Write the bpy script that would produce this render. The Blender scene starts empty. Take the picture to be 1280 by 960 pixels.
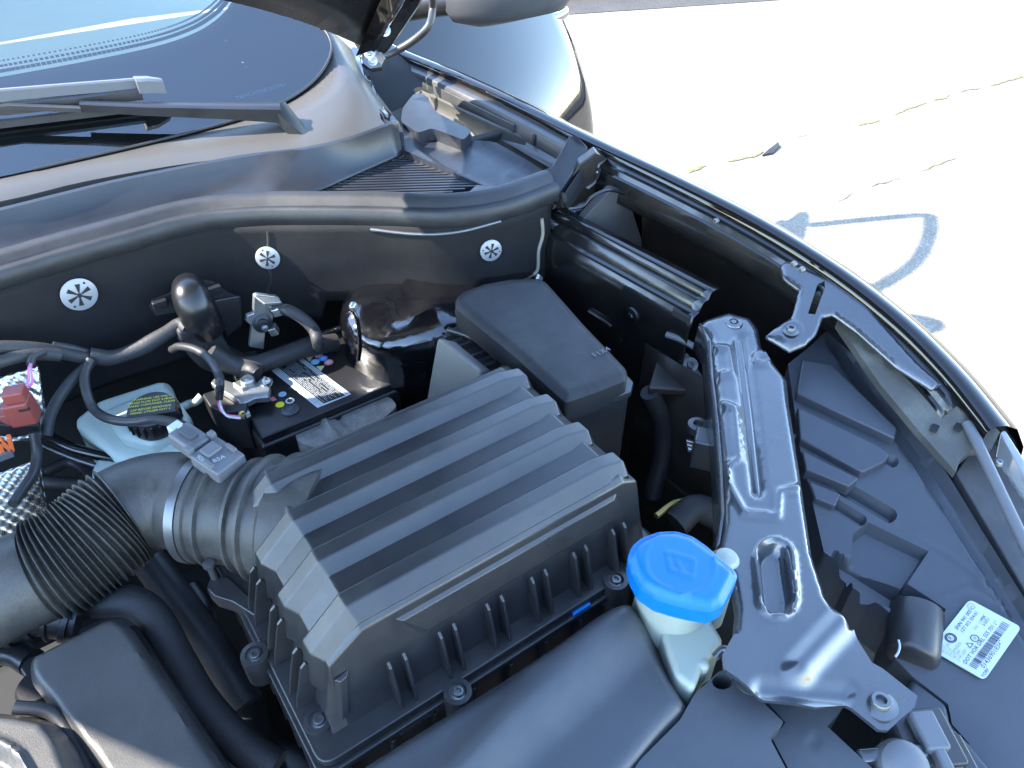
import bpy, bmesh, math, random
from mathutils import Vector, Matrix, noise
from mathutils.geometry import delaunay_2d_cdt
random.seed(7)
S = bpy.context.scene
COL = S.collection

# ------------------------------------------------------------------ camera
CAM_H, F_PX, YAW, PITCH = 1.55, 950.0, math.radians(35), math.radians(40)
FW = Vector((math.sin(YAW)*math.cos(PITCH), math.cos(YAW)*math.cos(PITCH), -math.sin(PITCH)))
RT = Vector((math.cos(YAW), -math.sin(YAW), 0))
UP = Vector((math.sin(YAW)*math.sin(PITCH), math.cos(YAW)*math.sin(PITCH), math.cos(PITCH)))
CAM = Vector((0, 0, CAM_H))
cd = bpy.data.cameras.new("camera")
cd.sensor_width = 36; cd.lens = 36*F_PX/1280; cd.clip_start = .02; cd.clip_end = 2000
co = bpy.data.objects.new("camera", cd); COL.objects.link(co)
co.location = CAM
co.rotation_euler = Matrix((RT, UP, -FW)).transposed().to_euler()
S.camera = co

# ------------------------------------------------------------------ sky, sun, exposure
SUN = Vector((1.04, -.50, -1)).normalized()
EL = math.asin(-SUN.z); ROT = math.atan2(-SUN.x, -SUN.y)
w = bpy.data.worlds.new("World"); S.world = w; w.use_nodes = True
nt = w.node_tree
sky = nt.nodes.new("ShaderNodeTexSky"); sky.sky_type = 'NISHITA'; sky.sun_disc = False
sky.sun_elevation = EL; sky.sun_rotation = ROT; sky.air_density = 1.0; sky.dust_density = .05; sky.ozone_density = 1.3
nt.links.new(sky.outputs[0], nt.nodes['Background'].inputs[0])
nt.nodes['Background'].inputs[1].default_value = .15
sl = bpy.data.lights.new("sun", 'SUN'); sl.energy = 2.6; sl.angle = math.radians(.5); sl.color = (1, .93, .83)
so = bpy.data.objects.new("sun", sl); COL.objects.link(so); so.location = (-6, 3, 6)
so.rotation_euler = SUN.to_track_quat('-Z', 'Y').to_euler()
S.view_settings.view_transform = 'Standard'; S.view_settings.look = 'None'
S.view_settings.gamma = 1; S.view_settings.exposure = 3.2
S.render.engine = 'CYCLES'

# ------------------------------------------------------------------ helpers
def V(*a): return Vector(a)
def ray(px, py): return FW*F_PX + RT*(px-640) + UP*(480-py)
def P(px, py, z): d = ray(px, py); return CAM + d*((z-CAM.z)/d.z)
def PY(px, py, y): d = ray(px, py); return CAM + d*((y-CAM.y)/d.y)
def PX(px, py, x): d = ray(px, py); return CAM + d*((x-CAM.x)/d.x)
def PP(px, py, p0, n):
    d = ray(px, py); return CAM + d*((Vector(p0)-CAM).dot(n)/d.dot(n))
def proj(q):
    v = Vector(q)-CAM; k = F_PX/v.dot(FW); return 640+k*v.dot(RT), 480-k*v.dot(UP)

def link(name, me, mat, parent=None):
    o = bpy.data.objects.new(name, me); COL.objects.link(o)
    if mat and not me.materials: me.materials.append(mat)
    if parent is not None:
        o.parent = parent
        if parent.type == 'EMPTY': o.location = -parent.location
    return o
def thing(name, label, cat, loc=(0, 0, 0), group=None):
    o = bpy.data.objects.new(name, None); COL.objects.link(o); o.location = loc; o.empty_display_size = .05
    o['label'] = label; o['category'] = cat
    if group: o['group'] = group
    return o
def tag(o, label, cat, group=None):
    o['label'] = label; o['category'] = cat
    if group: o['group'] = group
    return o
def mk(name, vs, fs, mat, parent=None, bev=0, seg=2, sub=0, solid=0, ang=35, offset=-1):
    me = bpy.data.meshes.new(name); me.from_pydata([tuple(v) for v in vs], [], fs); me.validate()
    bm = bmesh.new(); bm.from_mesh(me); bmesh.ops.remove_doubles(bm, verts=bm.verts, dist=1e-6)
    bmesh.ops.recalc_face_normals(bm, faces=bm.faces); bm.to_mesh(me); bm.free()
    for p in me.polygons: p.use_smooth = True
    me.set_sharp_from_angle(angle=math.radians(ang))
    o = link(name, me, mat, parent)
    if solid:
        m = o.modifiers.new('s', 'SOLIDIFY'); m.thickness = solid; m.offset = offset
    if bev:
        m = o.modifiers.new('b', 'BEVEL'); m.width = bev; m.segments = seg; m.limit_method = 'ANGLE'; m.angle_limit = math.radians(28)
        m.harden_normals = True; m.use_clamp_overlap = True
    if sub:
        m = o.modifiers.new('u', 'SUBSURF'); m.levels = m.render_levels = sub
    return o
def prism(name, top, drop, mat, parent=None, bev=.002, seg=2, flare=0, **k):
    top = [Vector(p) for p in top]; n = len(top); c = sum(top, Vector())/n
    dv = Vector((0, 0, -drop)) if not isinstance(drop, Vector) else drop
    bot = [p + dv + (p-c)*flare for p in top]
    fs = [tuple(range(n)), tuple(range(2*n-1, n-1, -1))] + [(i, n+i, n+(i+1) % n, (i+1) % n) for i in range(n)]
    return mk(name, top+bot, fs, mat, parent, bev, seg, **k)
def box(name, c, d, mat, parent=None, bev=.002, ax=None, ay=None, seg=2):
    """box centred on c with size d along axes ax, ay and their cross product"""
    ax = (Vector(ax) if ax else V(1, 0, 0)).normalized()
    ay = (Vector(ay) if ay else V(0, 1, 0)); ay = (ay - ax*ay.dot(ax)).normalized(); az = ax.cross(ay)
    c = Vector(c); vs = []
    for k in (-1, 1):
        for i, j in ((-1, -1), (1, -1), (1, 1), (-1, 1)):
            vs.append(c + ax*(i*d[0]/2) + ay*(j*d[1]/2) + az*(k*d[2]/2))
    fs = [(0, 3, 2, 1), (4, 5, 6, 7), (0, 1, 5, 4), (1, 2, 6, 5), (2, 3, 7, 6), (3, 0, 4, 7)]
    return mk(name, vs, fs, mat, parent, bev, seg)
def crom(pts, n):
    pts = [Vector(p) for p in pts]
    if len(pts) < 3: return [pts[0].lerp(pts[-1], i/n) for i in range(n+1)]
    q = [2*pts[0]-pts[1]] + pts + [2*pts[-1]-pts[-2]]; out = []; m = len(pts)-1
    for i in range(n+1):
        t = i/n*m; k = min(int(t), m-1); u = t-k; a, b, c, d = q[k:k+4]
        out.append(.5*((2*b)+(c-a)*u+(2*a-5*b+4*c-d)*u*u+(3*b-a-3*c+d)*u**3))
    return out
def interp(lst, t):
    m = len(lst)-1; x = t*m; k = min(int(x), m-1); return lst[k]+(lst[k+1]-lst[k])*(x-k)
def tube(name, pts, r, mat, parent=None, n=None, seg=14, rfun=None, cap=True, flat=1.0):
    n = n or max(8, 8*(len(pts)-1)); c = crom(pts, n); vs = []; fs = []
    nrm = None
    for i, p in enumerate(c):
        t = (c[min(i+1, n)]-c[max(i-1, 0)]).normalized()
        if nrm is None:
            nrm = t.cross(V(0, 0, 1)); nrm = nrm if nrm.length > .1 else t.cross(V(0, 1, 0)); nrm.normalize()
        nrm = (nrm - t*nrm.dot(t)).normalized(); b = t.cross(nrm)
        rr = rfun(i/n) if rfun else (interp(r, i/n) if isinstance(r, (list, tuple)) else r)
        for k in range(seg):
            a = 2*math.pi*k/seg; vs.append(p + nrm*(rr*math.cos(a)) + b*(rr*flat*math.sin(a)))
    for i in range(n):
        for k in range(seg):
            fs.append((i*seg+k, i*seg+(k+1) % seg, (i+1)*seg+(k+1) % seg, (i+1)*seg+k))
    if cap: fs += [tuple(range(seg)), tuple(range(n*seg+seg-1, n*seg-1, -1))]
    return mk(name, vs, fs, mat, parent, ang=50)
def lathe(name, c, axis, prof, mat, parent=None, seg=28, ang=35, sx=1.0, xdir=None):
    """prof: list of (radius, height along axis)"""
    c = Vector(c); ax = Vector(axis).normalized()
    u = Vector(xdir) if xdir else (ax.cross(V(0, 0, 1)) if abs(ax.z) < .9 else V(1, 0, 0))
    u = (u-ax*u.dot(ax)).normalized(); v = ax.cross(u); vs = []; fs = []; n = len(prof)
    for r, h in prof:
        for k in range(seg):
            a = 2*math.pi*k/seg; vs.append(c + ax*h + u*(r*sx*math.cos(a)) + v*(r*math.sin(a)))
    for i in range(n-1):
        for k in range(seg): fs.append((i*seg+k, i*seg+(k+1) % seg, (i+1)*seg+(k+1) % seg, (i+1)*seg+k))
    fs += [tuple(range(seg)), tuple(range(n*seg-1, (n-1)*seg-1, -1))]
    return mk(name, vs, fs, mat, parent, ang=ang)
def loft(name, rows, mat, parent=None, solid=0, close=False, ang=35, sub=0, bev=0, offset=-1):
    m = len(rows[0]); vs = [p for r in rows for p in r]; fs = []
    for i in range(len(rows)-1):
        for k in range(m if close else m-1):
            fs.append((i*m+k, i*m+(k+1) % m, (i+1)*m+(k+1) % m, (i+1)*m+k))
    if close: fs += [tuple(range(m)), tuple(range(len(vs)-1, len(vs)-m-1, -1))]
    return mk(name, vs, fs, mat, parent, solid=solid, ang=ang, sub=sub, bev=bev, offset=offset)
# distances in photo pixels, used to lay relief on pressed and moulded sheets
def sd_seg(p, a, b):
    ax, ay = a; bx, by = b; dx, dy = bx-ax, by-ay
    t = max(0, min(1, ((p[0]-ax)*dx+(p[1]-ay)*dy)/(dx*dx+dy*dy+1e-9)))
    return math.hypot(p[0]-ax-t*dx, p[1]-ay-t*dy)
def sd_line(p, L): return min(sd_seg(p, L[i], L[i+1]) for i in range(len(L)-1))
def inside(p, poly):
    x, y = p; c = False; n = len(poly)
    for i in range(n):
        x1, y1 = poly[i]; x2, y2 = poly[(i+1) % n]
        if (y1 > y) != (y2 > y) and x < (x2-x1)*(y-y1)/(y2-y1)+x1: c = not c
    return c
def sd_poly(p, poly):
    d = min(sd_seg(p, poly[i], poly[(i+1) % len(poly)]) for i in range(len(poly)))
    return -d if inside(p, poly) else d
def sst(a, b, x): t = max(0, min(1, (x-a)/(b-a))); return t*t*(3-2*t)
def bead(L, w, h, soft=3): return lambda p: h*(1-sst(w-soft, w+soft, sd_line(p, L)))
def ring(L, w, g, h): return lambda p: h*(1-sst(g-3, g+3, abs(sd_line(p, L)-w)))
def pad(poly, h, soft=3): return lambda p: h*(1-sst(-soft, soft, sd_poly(p, poly)))
def off_loop(L, w):
    """closed outline at distance w round a polyline"""
    L = [Vector(p) for p in L]; n = len(L); lf = []; rt = []
    for i in range(n):
        d0 = (L[i]-L[i-1]).normalized() if i else (L[1]-L[0]).normalized()
        d1 = (L[i+1]-L[i]).normalized() if i < n-1 else d0
        d = (d0+d1).normalized(); nn = Vector((-d.y, d.x))/max(.5, d.dot(d0)); lf.append(L[i]+nn*w); rt.append(L[i]-nn*w)
    d = (L[-1]-L[-2]).normalized(); e = (L[0]-L[1]).normalized(); m = Vector((-d.y, d.x)); k = Vector((-e.y, e.x))
    c1 = [L[-1]+m*(w*math.cos(a))+d*(w*math.sin(a)) for a in (.5, 1.05, 1.57, 2.1, 2.64)]
    c2 = [L[0]+k*(w*math.cos(a))+e*(w*math.sin(a)) for a in (.5, 1.05, 1.57, 2.1, 2.64)]
    return [tuple(p) for p in lf+c1+rt[::-1]+c2]
def off_poly(poly, w):
    n = len(poly); P_ = [Vector(p) for p in poly]; ar = sum(P_[i-1].x*P_[i].y-P_[i].x*P_[i-1].y for i in range(n)); out = []
    for i in range(n):
        a = (P_[i]-P_[i-1]).normalized(); b = (P_[(i+1) % n]-P_[i]).normalized(); d = (a+b).normalized()
        nn = Vector((d.y, -d.x))/max(.5, d.dot(a)); out.append(tuple(P_[i]+nn*(w if ar > 0 else -w)))
    return out
def relief(name, outline, zf, embs, mat, parent=None, step=6, skirt=.02, holes=(), ang=40, solid=0, roundc=0, cons=()):
    """a sheet whose outline is given in photo pixels and lies on the height field zf (metres), with pressed-in relief"""
    if roundc:
        new = []; n = len(outline)
        for i in range(n):
            a, b, c = Vector(outline[i-1]), Vector(outline[i]), Vector(outline[(i+1) % n])
            r1 = min(roundc, (a-b).length*.45); r2 = min(roundc, (c-b).length*.45)
            s, e = b+(a-b).normalized()*r1, b+(c-b).normalized()*r2
            for k in range(5):
                u = k/4; new.append(tuple(s*(1-u)**2+b*2*u*(1-u)+e*u*u))
        outline = new
    pts = []; edges = []
    def loop(poly):
        base = len(pts); n0 = 0
        for i in range(len(poly)):
            a, b = Vector(poly[i]), Vector(poly[(i+1) % len(poly)]); m = max(1, int((b-a).length/step))
            for k in range(m): pts.append(a.lerp(b, k/m)); n0 += 1
        for k in range(n0): edges.append((base+k, base+(k+1) % n0))
    loop(outline)
    for h in holes: loop(h)
    for h in cons: loop(h)
    xs = [p[0] for p in outline]; ys = [p[1] for p in outline]
    r = 0; y = min(ys)
    while y < max(ys):
        x = min(xs)+(step/2 if r % 2 else 0)
        while x < max(xs):
            q = (x, y)
            if sd_poly(q, outline) < -step*.45 and all(sd_poly(q, h) > step*.45 for h in holes) and all(abs(sd_poly(q, h)) > step*.4 for h in cons): pts.append(Vector(q))
            x += step
        y += step*.87; r += 1
    vo, eo, fo = delaunay_2d_cdt([Vector(p[:2]) for p in pts], edges, [], 1, 1e-4)[:3]
    keep = []
    for f in fo:
        c = sum((vo[i] for i in f), Vector((0, 0)))/len(f)
        if inside(c, outline) and not any(inside(c, h) for h in holes): keep.append(tuple(f))
    vs = []
    for p in vo:
        z = zf(p[0], p[1]); q = P(p[0], p[1], z)
        h = sum(e((p[0], p[1])) for e in embs); vs.append(q+V(0, 0, h))
    if skirt:
        cnt = {}
        for f in keep:
            for i in range(len(f)):
                e = (f[i], f[(i+1) % len(f)]); k = tuple(sorted(e)); cnt.setdefault(k, []).append(e)
        dn = {}
        for k, l in cnt.items():
            if len(l) == 1:
                a, b = l[0]
                for i in (a, b):
                    if i not in dn: dn[i] = len(vs); vs.append(vs[i]-V(0, 0, skirt))
                keep.append((b, a, dn[a], dn[b]))
    return mk(name, vs, keep, mat, parent, ang=ang, solid=solid)
def zplane(*pz):
    """height as a linear function of photo position through three (px, py, z)"""
    (x1, y1, z1), (x2, y2, z2), (x3, y3, z3) = pz
    M = Matrix(((x1, y1, 1), (x2, y2, 1), (x3, y3, 1))).inverted(); a, b, c = M @ Vector((z1, z2, z3))
    return lambda x, y: a*x+b*y+c
def text(name, s, size, mat, parent, origin, xd, yd, align='LEFT', h=.0003):
    cu = bpy.data.curves.new(name, 'FONT'); cu.body = s; cu.size = size; cu.align_x = align; cu.resolution_u = 2
    t = bpy.data.objects.new(name, cu); COL.objects.link(t)
    dg = bpy.context.evaluated_depsgraph_get(); me = bpy.data.meshes.new_from_object(t.evaluated_get(dg))
    bpy.data.objects.remove(t); bpy.data.curves.remove(cu)
    xd = Vector(xd).normalized(); yd = Vector(yd); yd = (yd-xd*yd.dot(xd)).normalized(); zd = xd.cross(yd)
    M = Matrix((xd, yd, zd)).transposed().to_4x4(); M.translation = Vector(origin)+zd*h
    me.transform(M); me.name = name; me.materials.clear()
    return link(name, me, mat, parent)
def quadsheet(name, c4, mat, parent, h=.0006):
    c4 = [Vector(c) for c in c4]; n = (c4[1]-c4[0]).cross(c4[3]-c4[0]).normalized()
    if n.z < 0: n = -n
    return mk(name, [c+n*h for c in c4]+[c+n*.00005 for c in c4], [(0, 1, 2, 3), (7, 6, 5, 4)]+[(i, i+4, (i+1) % 4+4, (i+1) % 4) for i in range(4)], mat, parent)
def bolt(c, axis, r, parent, m=None, washer=True, name='bolt'):
    m = m or M_zinc_dark
    pr = ([(r*1.75, 0), (r*1.75, r*.22), (r*1.2, r*.32)] if washer else [(r*1.1, 0)])
    pr += [(r, r*.4), (r, r*.9), (r*.9, r*1.05), (r*.55, r*1.08), (r*.5, r*.6)]
    o = lathe(name, c, axis, pr, m, parent, seg=20)
    if washer is True: pass
    return o

# ------------------------------------------------------------------ materials
def mat(name, col, rough=.5, metal=0, bump=0, bscale=400, dust=0, dcol=(.20, .18, .15), dscale=14, rvar=.08, coat=0, spec=.5, trans=0, ior=1.5, sss=0, big=0, bigscale=20, flake=0):
    m = bpy.data.materials.new(name); m.use_nodes = True; t = m.node_tree; L = t.links; N = t.nodes; b = N['Principled BSDF']
    b.inputs['Base Color'].default_value = (*col, 1); b.inputs['Roughness'].default_value = rough; b.inputs['Metallic'].default_value = metal
    b.inputs['Specular IOR Level'].default_value = spec; b.inputs['IOR'].default_value = ior
    b.inputs['Coat Weight'].default_value = coat; b.inputs['Coat Roughness'].default_value = .04
    b.inputs['Transmission Weight'].default_value = trans
    if sss: b.inputs['Subsurface Weight'].default_value = sss; b.inputs['Subsurface Radius'].default_value = (.02, .02, .018); b.inputs['Subsurface Scale'].default_value = .5
    tc = N.new('ShaderNodeTexCoord')
    def nz(scale, detail=4, rough_=.6):
        n = N.new('ShaderNodeTexNoise'); n.inputs['Scale'].default_value = scale; n.inputs['Detail'].default_value = detail; n.inputs['Roughness'].default_value = rough_
        L.new(tc.outputs['Object'], n.inputs['Vector']); return n
    if rvar:
        n = nz(22, 6, .65); r = N.new('ShaderNodeMapRange'); r.inputs[1].default_value = .3; r.inputs[2].default_value = .7
        r.inputs[3].default_value = max(.02, rough-rvar); r.inputs[4].default_value = min(1, rough+rvar); L.new(n.outputs[0], r.inputs[0]); L.new(r.outputs[0], b.inputs['Roughness'])
    if dust:
        n = nz(dscale, 8, .72); r = N.new('ShaderNodeMapRange'); r.inputs[1].default_value = .42; r.inputs[2].default_value = .78; r.inputs[3].default_value = dust*.12; r.inputs[4].default_value = dust
        L.new(n.outputs[0], r.inputs[0])
        n2 = nz(900, 2); mu = N.new('ShaderNodeMath'); mu.operation = 'MULTIPLY'; r2 = N.new('ShaderNodeMapRange'); r2.inputs[1].default_value = .3; r2.inputs[2].default_value = .7; r2.inputs[3].default_value = .4; r2.inputs[4].default_value = 1.3
        L.new(n2.outputs[0], r2.inputs[0]); L.new(r.outputs[0], mu.inputs[0]); L.new(r2.outputs[0], mu.inputs[1])
        mx = N.new('ShaderNodeMix'); mx.data_type = 'RGBA'; mx.inputs[6].default_value = (*col, 1); mx.inputs[7].default_value = (*dcol, 1)
        L.new(mu.outputs[0], mx.inputs[0]); L.new(mx.outputs[2], b.inputs['Base Color'])
    if bump or big:
        bp = N.new('ShaderNodeBump'); bp.inputs['Strength'].default_value = bump or .0; bp.inputs['Distance'].default_value = .001
        n = nz(bscale, 3); L.new(n.outputs[0], bp.inputs['Height']); L.new(bp.outputs[0], b.inputs['Normal'])
        if big:
            b2 = N.new('ShaderNodeBump'); b2.inputs['Strength'].default_value = big; b2.inputs['Distance'].default_value = .01
            n = nz(bigscale, 2); L.new(n.outputs[0], b2.inputs['Height']); L.new(b2.outputs[0], bp.inputs['Normal'])
    return m
M_plastic = mat('black_grained_plastic', (.017, .017, .019), .35, spec=.65, bump=.16, bscale=900, dust=.16, dscale=9)
M_plastic_smooth = mat('black_smooth_plastic', (.011, .011, .013), .36, bump=.08, bscale=700, dust=.04)
M_matte = mat('matte_black_plastic', (.014, .0145, .0165), .55, spec=.35, bump=.15, bscale=900, dust=.10)
M_plastic_dusty = mat('dusty_plastic', (.020, .020, .0195), .5, bump=.2, bscale=700, dust=.42, dscale=11)
M_plastic_grey = mat('dark_grey_plastic', (.045, .049, .057), .42, bump=.15, bscale=800, dust=.15)
M_light_grey = mat('grey_connector_plastic', (.10, .105, .115), .5, dust=.2)
M_felt = mat('moulded_felt', (.010, .010, .011), .72, bump=.5, bscale=600, dust=.16, dscale=7, big=.25, bigscale=12, spec=.15, dcol=(.08, .075, .07))
M_rubber = mat('weathered_rubber', (.015, .0155, .017), .5, bump=.25, bscale=500, dust=.32, dcol=(.06, .06, .068), dscale=24)
M_paint = mat('black_car_paint', (.006, .005, .0045), .05, rvar=.02, coat=0, dust=.01, dscale=30)
M_gloss = mat('black_gloss_paint', (.005, .005, .0055), .20, rvar=.08, coat=.25, dust=.05, big=.10, bigscale=16)
M_tower = mat('wet_sealed_paint', (.003, .003, .004), .12, rvar=.08, coat=1, big=.6, bigscale=22)
M_underpaint = mat('thin_brown_black_paint', (.020, .016, .014), .34, rvar=.08, dust=.25, dcol=(.09, .075, .06))
M_stamped = mat('black_stamped_steel', (.022, .025, .031), .30, rvar=.06, coat=.6, spec=1.0, dust=.10, dcol=(.12, .12, .12), big=.06, bigscale=30)
M_zinc = mat('zinc_plated_steel', (.36, .37, .36), .34, metal=.85, dust=.2, rvar=.12)
M_zinc_dark = mat('dark_steel', (.16, .165, .17), .38, metal=.8, rvar=.12, dust=.2)
M_alu = mat('cast_aluminium', (.10, .102, .10), .45, metal=.4, bump=.2, bscale=300)
M_tape = mat('black_cloth_tape', (.020, .020, .022), .6, bump=.5, bscale=260, dust=.14)
M_wire = mat('black_wire_sleeve', (.022, .022, .024), .45, dust=.12)
M_tank = mat('milky_plastic', (.42, .50, .46), .36, sss=.5, dust=.25, dcol=(.36, .38, .33), dscale=12)
M_blue = mat('blue_plastic', (.0, .13, .42), .38, bump=.06, bscale=500, rvar=.05)
M_white_tank = mat('white_plastic', (.30, .33, .28), .4, sss=.4)
M_label = mat('white_label', (.42, .47, .50), .4, rvar=.02)
M_ink = mat('black_ink', (.015, .015, .018), .5, rvar=0)
M_ink_grey = mat('grey_ink', (.25, .27, .28), .5, rvar=0)
M_yellow = mat('yellow_print', (.62, .60, .02), .5, rvar=0)
M_red_ink = mat('pink_red_print', (.70, .20, .22), .5, rvar=0)
M_blue_ink = mat('blue_print', (.10, .22, .60), .5, rvar=0)
M_cyan_ink = mat('cyan_print', (.10, .45, .80), .5, rvar=0)
M_red_conn = mat('red_brown_plastic', (.24, .045, .035), .42, dust=.12)
M_orange = mat('orange_plastic', (.75, .15, .04), .4)
M_pink = mat('pink_wire', (.65, .16, .32), .4)
M_purple = mat('violet_wire', (.28, .16, .50), .4)
M_whitewire = mat('white_wire', (.6, .6, .6), .4)
M_brass = mat('brass', (.50, .36, .12), .35, metal=.8)
M_shield = mat('heat_shield_foil', (.62, .60, .56), .26, metal=1, rvar=.1)
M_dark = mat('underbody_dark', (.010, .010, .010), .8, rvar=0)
M_cover = mat('engine_cover_plastic', (.045, .043, .041), .40, bump=.3, bscale=1100, dust=.18)
M_dash = mat('dashboard_vinyl', (.38, .38, .34), .7, bump=.3, bscale=300)
M_cowl = mat('cowl_plastic', (.015, .017, .022), .38, bump=.10, bscale=800, dust=.22, dcol=(.05, .055, .07), dscale=10)
M_chrome = mat('chrome', (.30, .30, .32), .08, metal=1, rvar=.02)
M_frit = mat('black_frit', (.006, .006, .008), .3, rvar=0)
def glassmat():
    m = bpy.data.materials.new('windshield_glass'); m.use_nodes = True; t = m.node_tree; N = t.nodes; L = t.links
    N.remove(N['Principled BSDF']); out = N['Material Output']
    tr = N.new('ShaderNodeBsdfTransparent'); tr.inputs[0].default_value = (.76, .90, .80, 1)
    gl = N.new('ShaderNodeBsdfGlossy'); gl.inputs['Roughness'].default_value = .015
    fr = N.new('ShaderNodeFresnel'); fr.inputs[0].default_value = 2.05
    tc = N.new('ShaderNodeTexCoord'); n = N.new('ShaderNodeTexNoise'); n.inputs['Scale'].default_value = 170; n.inputs['Detail'].default_value = 4
    L.new(tc.outputs['Object'], n.inputs['Vector'])
    n2 = N.new('ShaderNodeTexNoise'); n2.inputs['Scale'].default_value = 5; L.new(tc.outputs['Object'], n2.inputs['Vector'])
    r = N.new('ShaderNodeMapRange'); r.inputs[1].default_value = .73; r.inputs[2].default_value = .8; r.inputs[3].default_value = .006; r.inputs[4].default_value = .3; L.new(n.outputs[0], r.inputs[0])
    df = N.new('ShaderNodeBsdfDiffuse'); df.inputs[0].default_value = (.5, .5, .48, 1)
    a = N.new('ShaderNodeMixShader'); L.new(fr.outputs[0], a.inputs[0]); L.new(tr.outputs[0], a.inputs[1]); L.new(gl.outputs[0], a.inputs[2])
    b = N.new('ShaderNodeMixShader'); L.new(r.outputs[0], b.inputs[0]); L.new(a.outputs[0], b.inputs[1]); L.new(df.outputs[0], b.inputs[2])
    L.new(b.outputs[0], out.inputs[0]); return m
M_glass = glassmat()
def groundmat(name, c1, c2, scale):
    m = bpy.data.materials.new(name); m.use_nodes = True; t = m.node_tree; N = t.nodes; L = t.links; b = N['Principled BSDF']; b.inputs['Roughness'].default_value = .9
    tc = N.new('ShaderNodeTexCoord'); n = N.new('ShaderNodeTexNoise'); n.inputs['Scale'].default_value = scale; n.inputs['Detail'].default_value = 10; n.inputs['Roughness'].default_value = .75
    L.new(tc.outputs['Object'], n.inputs['Vector'])
    v = N.new('ShaderNodeTexVoronoi'); v.inputs['Scale'].default_value = 110; L.new(tc.outputs['Object'], v.inputs['Vector'])
    cr = N.new('ShaderNodeValToRGB'); cr.color_ramp.elements[0].position = .35; cr.color_ramp.elements[0].color = (*c1, 1); cr.color_ramp.elements[1].position = .68; cr.color_ramp.elements[1].color = (*c2, 1)
    L.new(n.outputs[0], cr.inputs[0])
    mx = N.new('ShaderNodeMix'); mx.data_type = 'RGBA'; mx.blend_type = 'MULTIPLY'; mx.inputs[0].default_value = .55
    r = N.new('ShaderNodeMapRange'); r.inputs[1].default_value = 0; r.inputs[2].default_value = .6; r.inputs[3].default_value = 1.25; r.inputs[4].default_value = .35
    L.new(v.outputs['Distance'], r.inputs[0]); L.new(cr.outputs[0], mx.inputs[6]); L.new(r.outputs[0], mx.inputs[7]); L.new(mx.outputs[2], b.inputs['Base Color'])
    bp = N.new('ShaderNodeBump'); bp.inputs['Strength'].default_value = .7; bp.inputs['Distance'].default_value = .004; L.new(v.outputs['Distance'], bp.inputs['Height']); L.new(bp.outputs[0], b.inputs['Normal'])
    return m
M_ground = groundmat('worn_pale_asphalt', (.22, .19, .15), (.32, .28, .22), 3)
M_curb = groundmat('grey_curb_concrete', (.050, .045, .040), (.075, .068, .06), 5)
M_crack = groundmat('crack_dirt', (.10, .085, .03), (.26, .23, .10), 30)
M_gutter = groundmat('dark_gutter_asphalt', (.025, .026, .03), (.045, .046, .05), 8)

# ------------------------------------------------------------------ ground
g = mk('ground', [(-600, -600, 0), (600, -600, 0), (600, 600, 0), (-600, 600, 0)], [(0, 1, 2, 3)], M_ground); g['kind'] = 'structure'
k0, k1 = P(720, 18, 0), P(980, 0, 0); kd = (k1-k0).normalized(); kn = V(-kd.y, kd.x, 0)
if kn.y < 0: kn = -kn
A, B = k0-kd*9, k0+kd*30
gt = mk('gutter', [A+V(0, 0, .004), B+V(0, 0, .004), B+kn*.42+V(0, 0, .004), A+kn*.42+V(0, 0, .004)], [(0, 1, 2, 3)], M_curb); gt['kind'] = 'structure'
rd = mk('road', [A+kn*.62+V(0, 0, .004), B+kn*.62+V(0, 0, .004), B+kn*9+V(0, 0, .004), A+kn*9+V(0, 0, .004)], [(0, 1, 2, 3)], M_gutter); rd['kind'] = 'structure'
cb = prism('concrete_curb', [A+kn*.42+V(0, 0, .12), B+kn*.42+V(0, 0, .12), B+kn*.6+V(0, 0, .12), A+kn*.6+V(0, 0, .12)], .12, M_curb, bev=.015)
tag(cb, 'low grey concrete curb edging the pale parking lot', 'curb')
def crack(pts, w):
    vs = []; fs = []; c = crom([P(x, y, .004) for x, y in pts], 14*len(pts))
    for i, p in enumerate(c):
        j = noise.noise(p*3.1)*.03 + noise.noise(p*17)*.015; ww = w*max(.03, 1.6*noise.noise(p*6.3)+.25)
        n = V(.35, 1, 0).normalized(); vs += [p+n*(j+ww), p+n*(j-ww)]
    fs = [(2*i, 2*i+1, 2*i+3, 2*i+2) for i in range(len(c)-1)]
    return mk('pavement_crack', vs, fs, M_crack)
for L_, w_, lab in (([(860, 215), (905, 203), (950, 190), (972, 178), (1010, 169), (1060, 160), (1130, 138), (1200, 115), (1280, 95)], .012, 'long ragged crack with dry weeds across pale pavement'),
                    ([(1040, 258), (1080, 237), (1130, 220), (1230, 185)], .005, 'short hairline crack in pale pavement beside the fender')):
    tag(crack(L_, w_), lab, 'crack')
tag(prism('pavement_chip', [P(953, 193, .012), P(962, 185, .022), P(973, 177, .02), P(975, 182, .012), P(966, 191, .010)], .012, M_gutter, bev=.002), 'loose broken chip of asphalt lying at the crack', 'asphalt chip')

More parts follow.
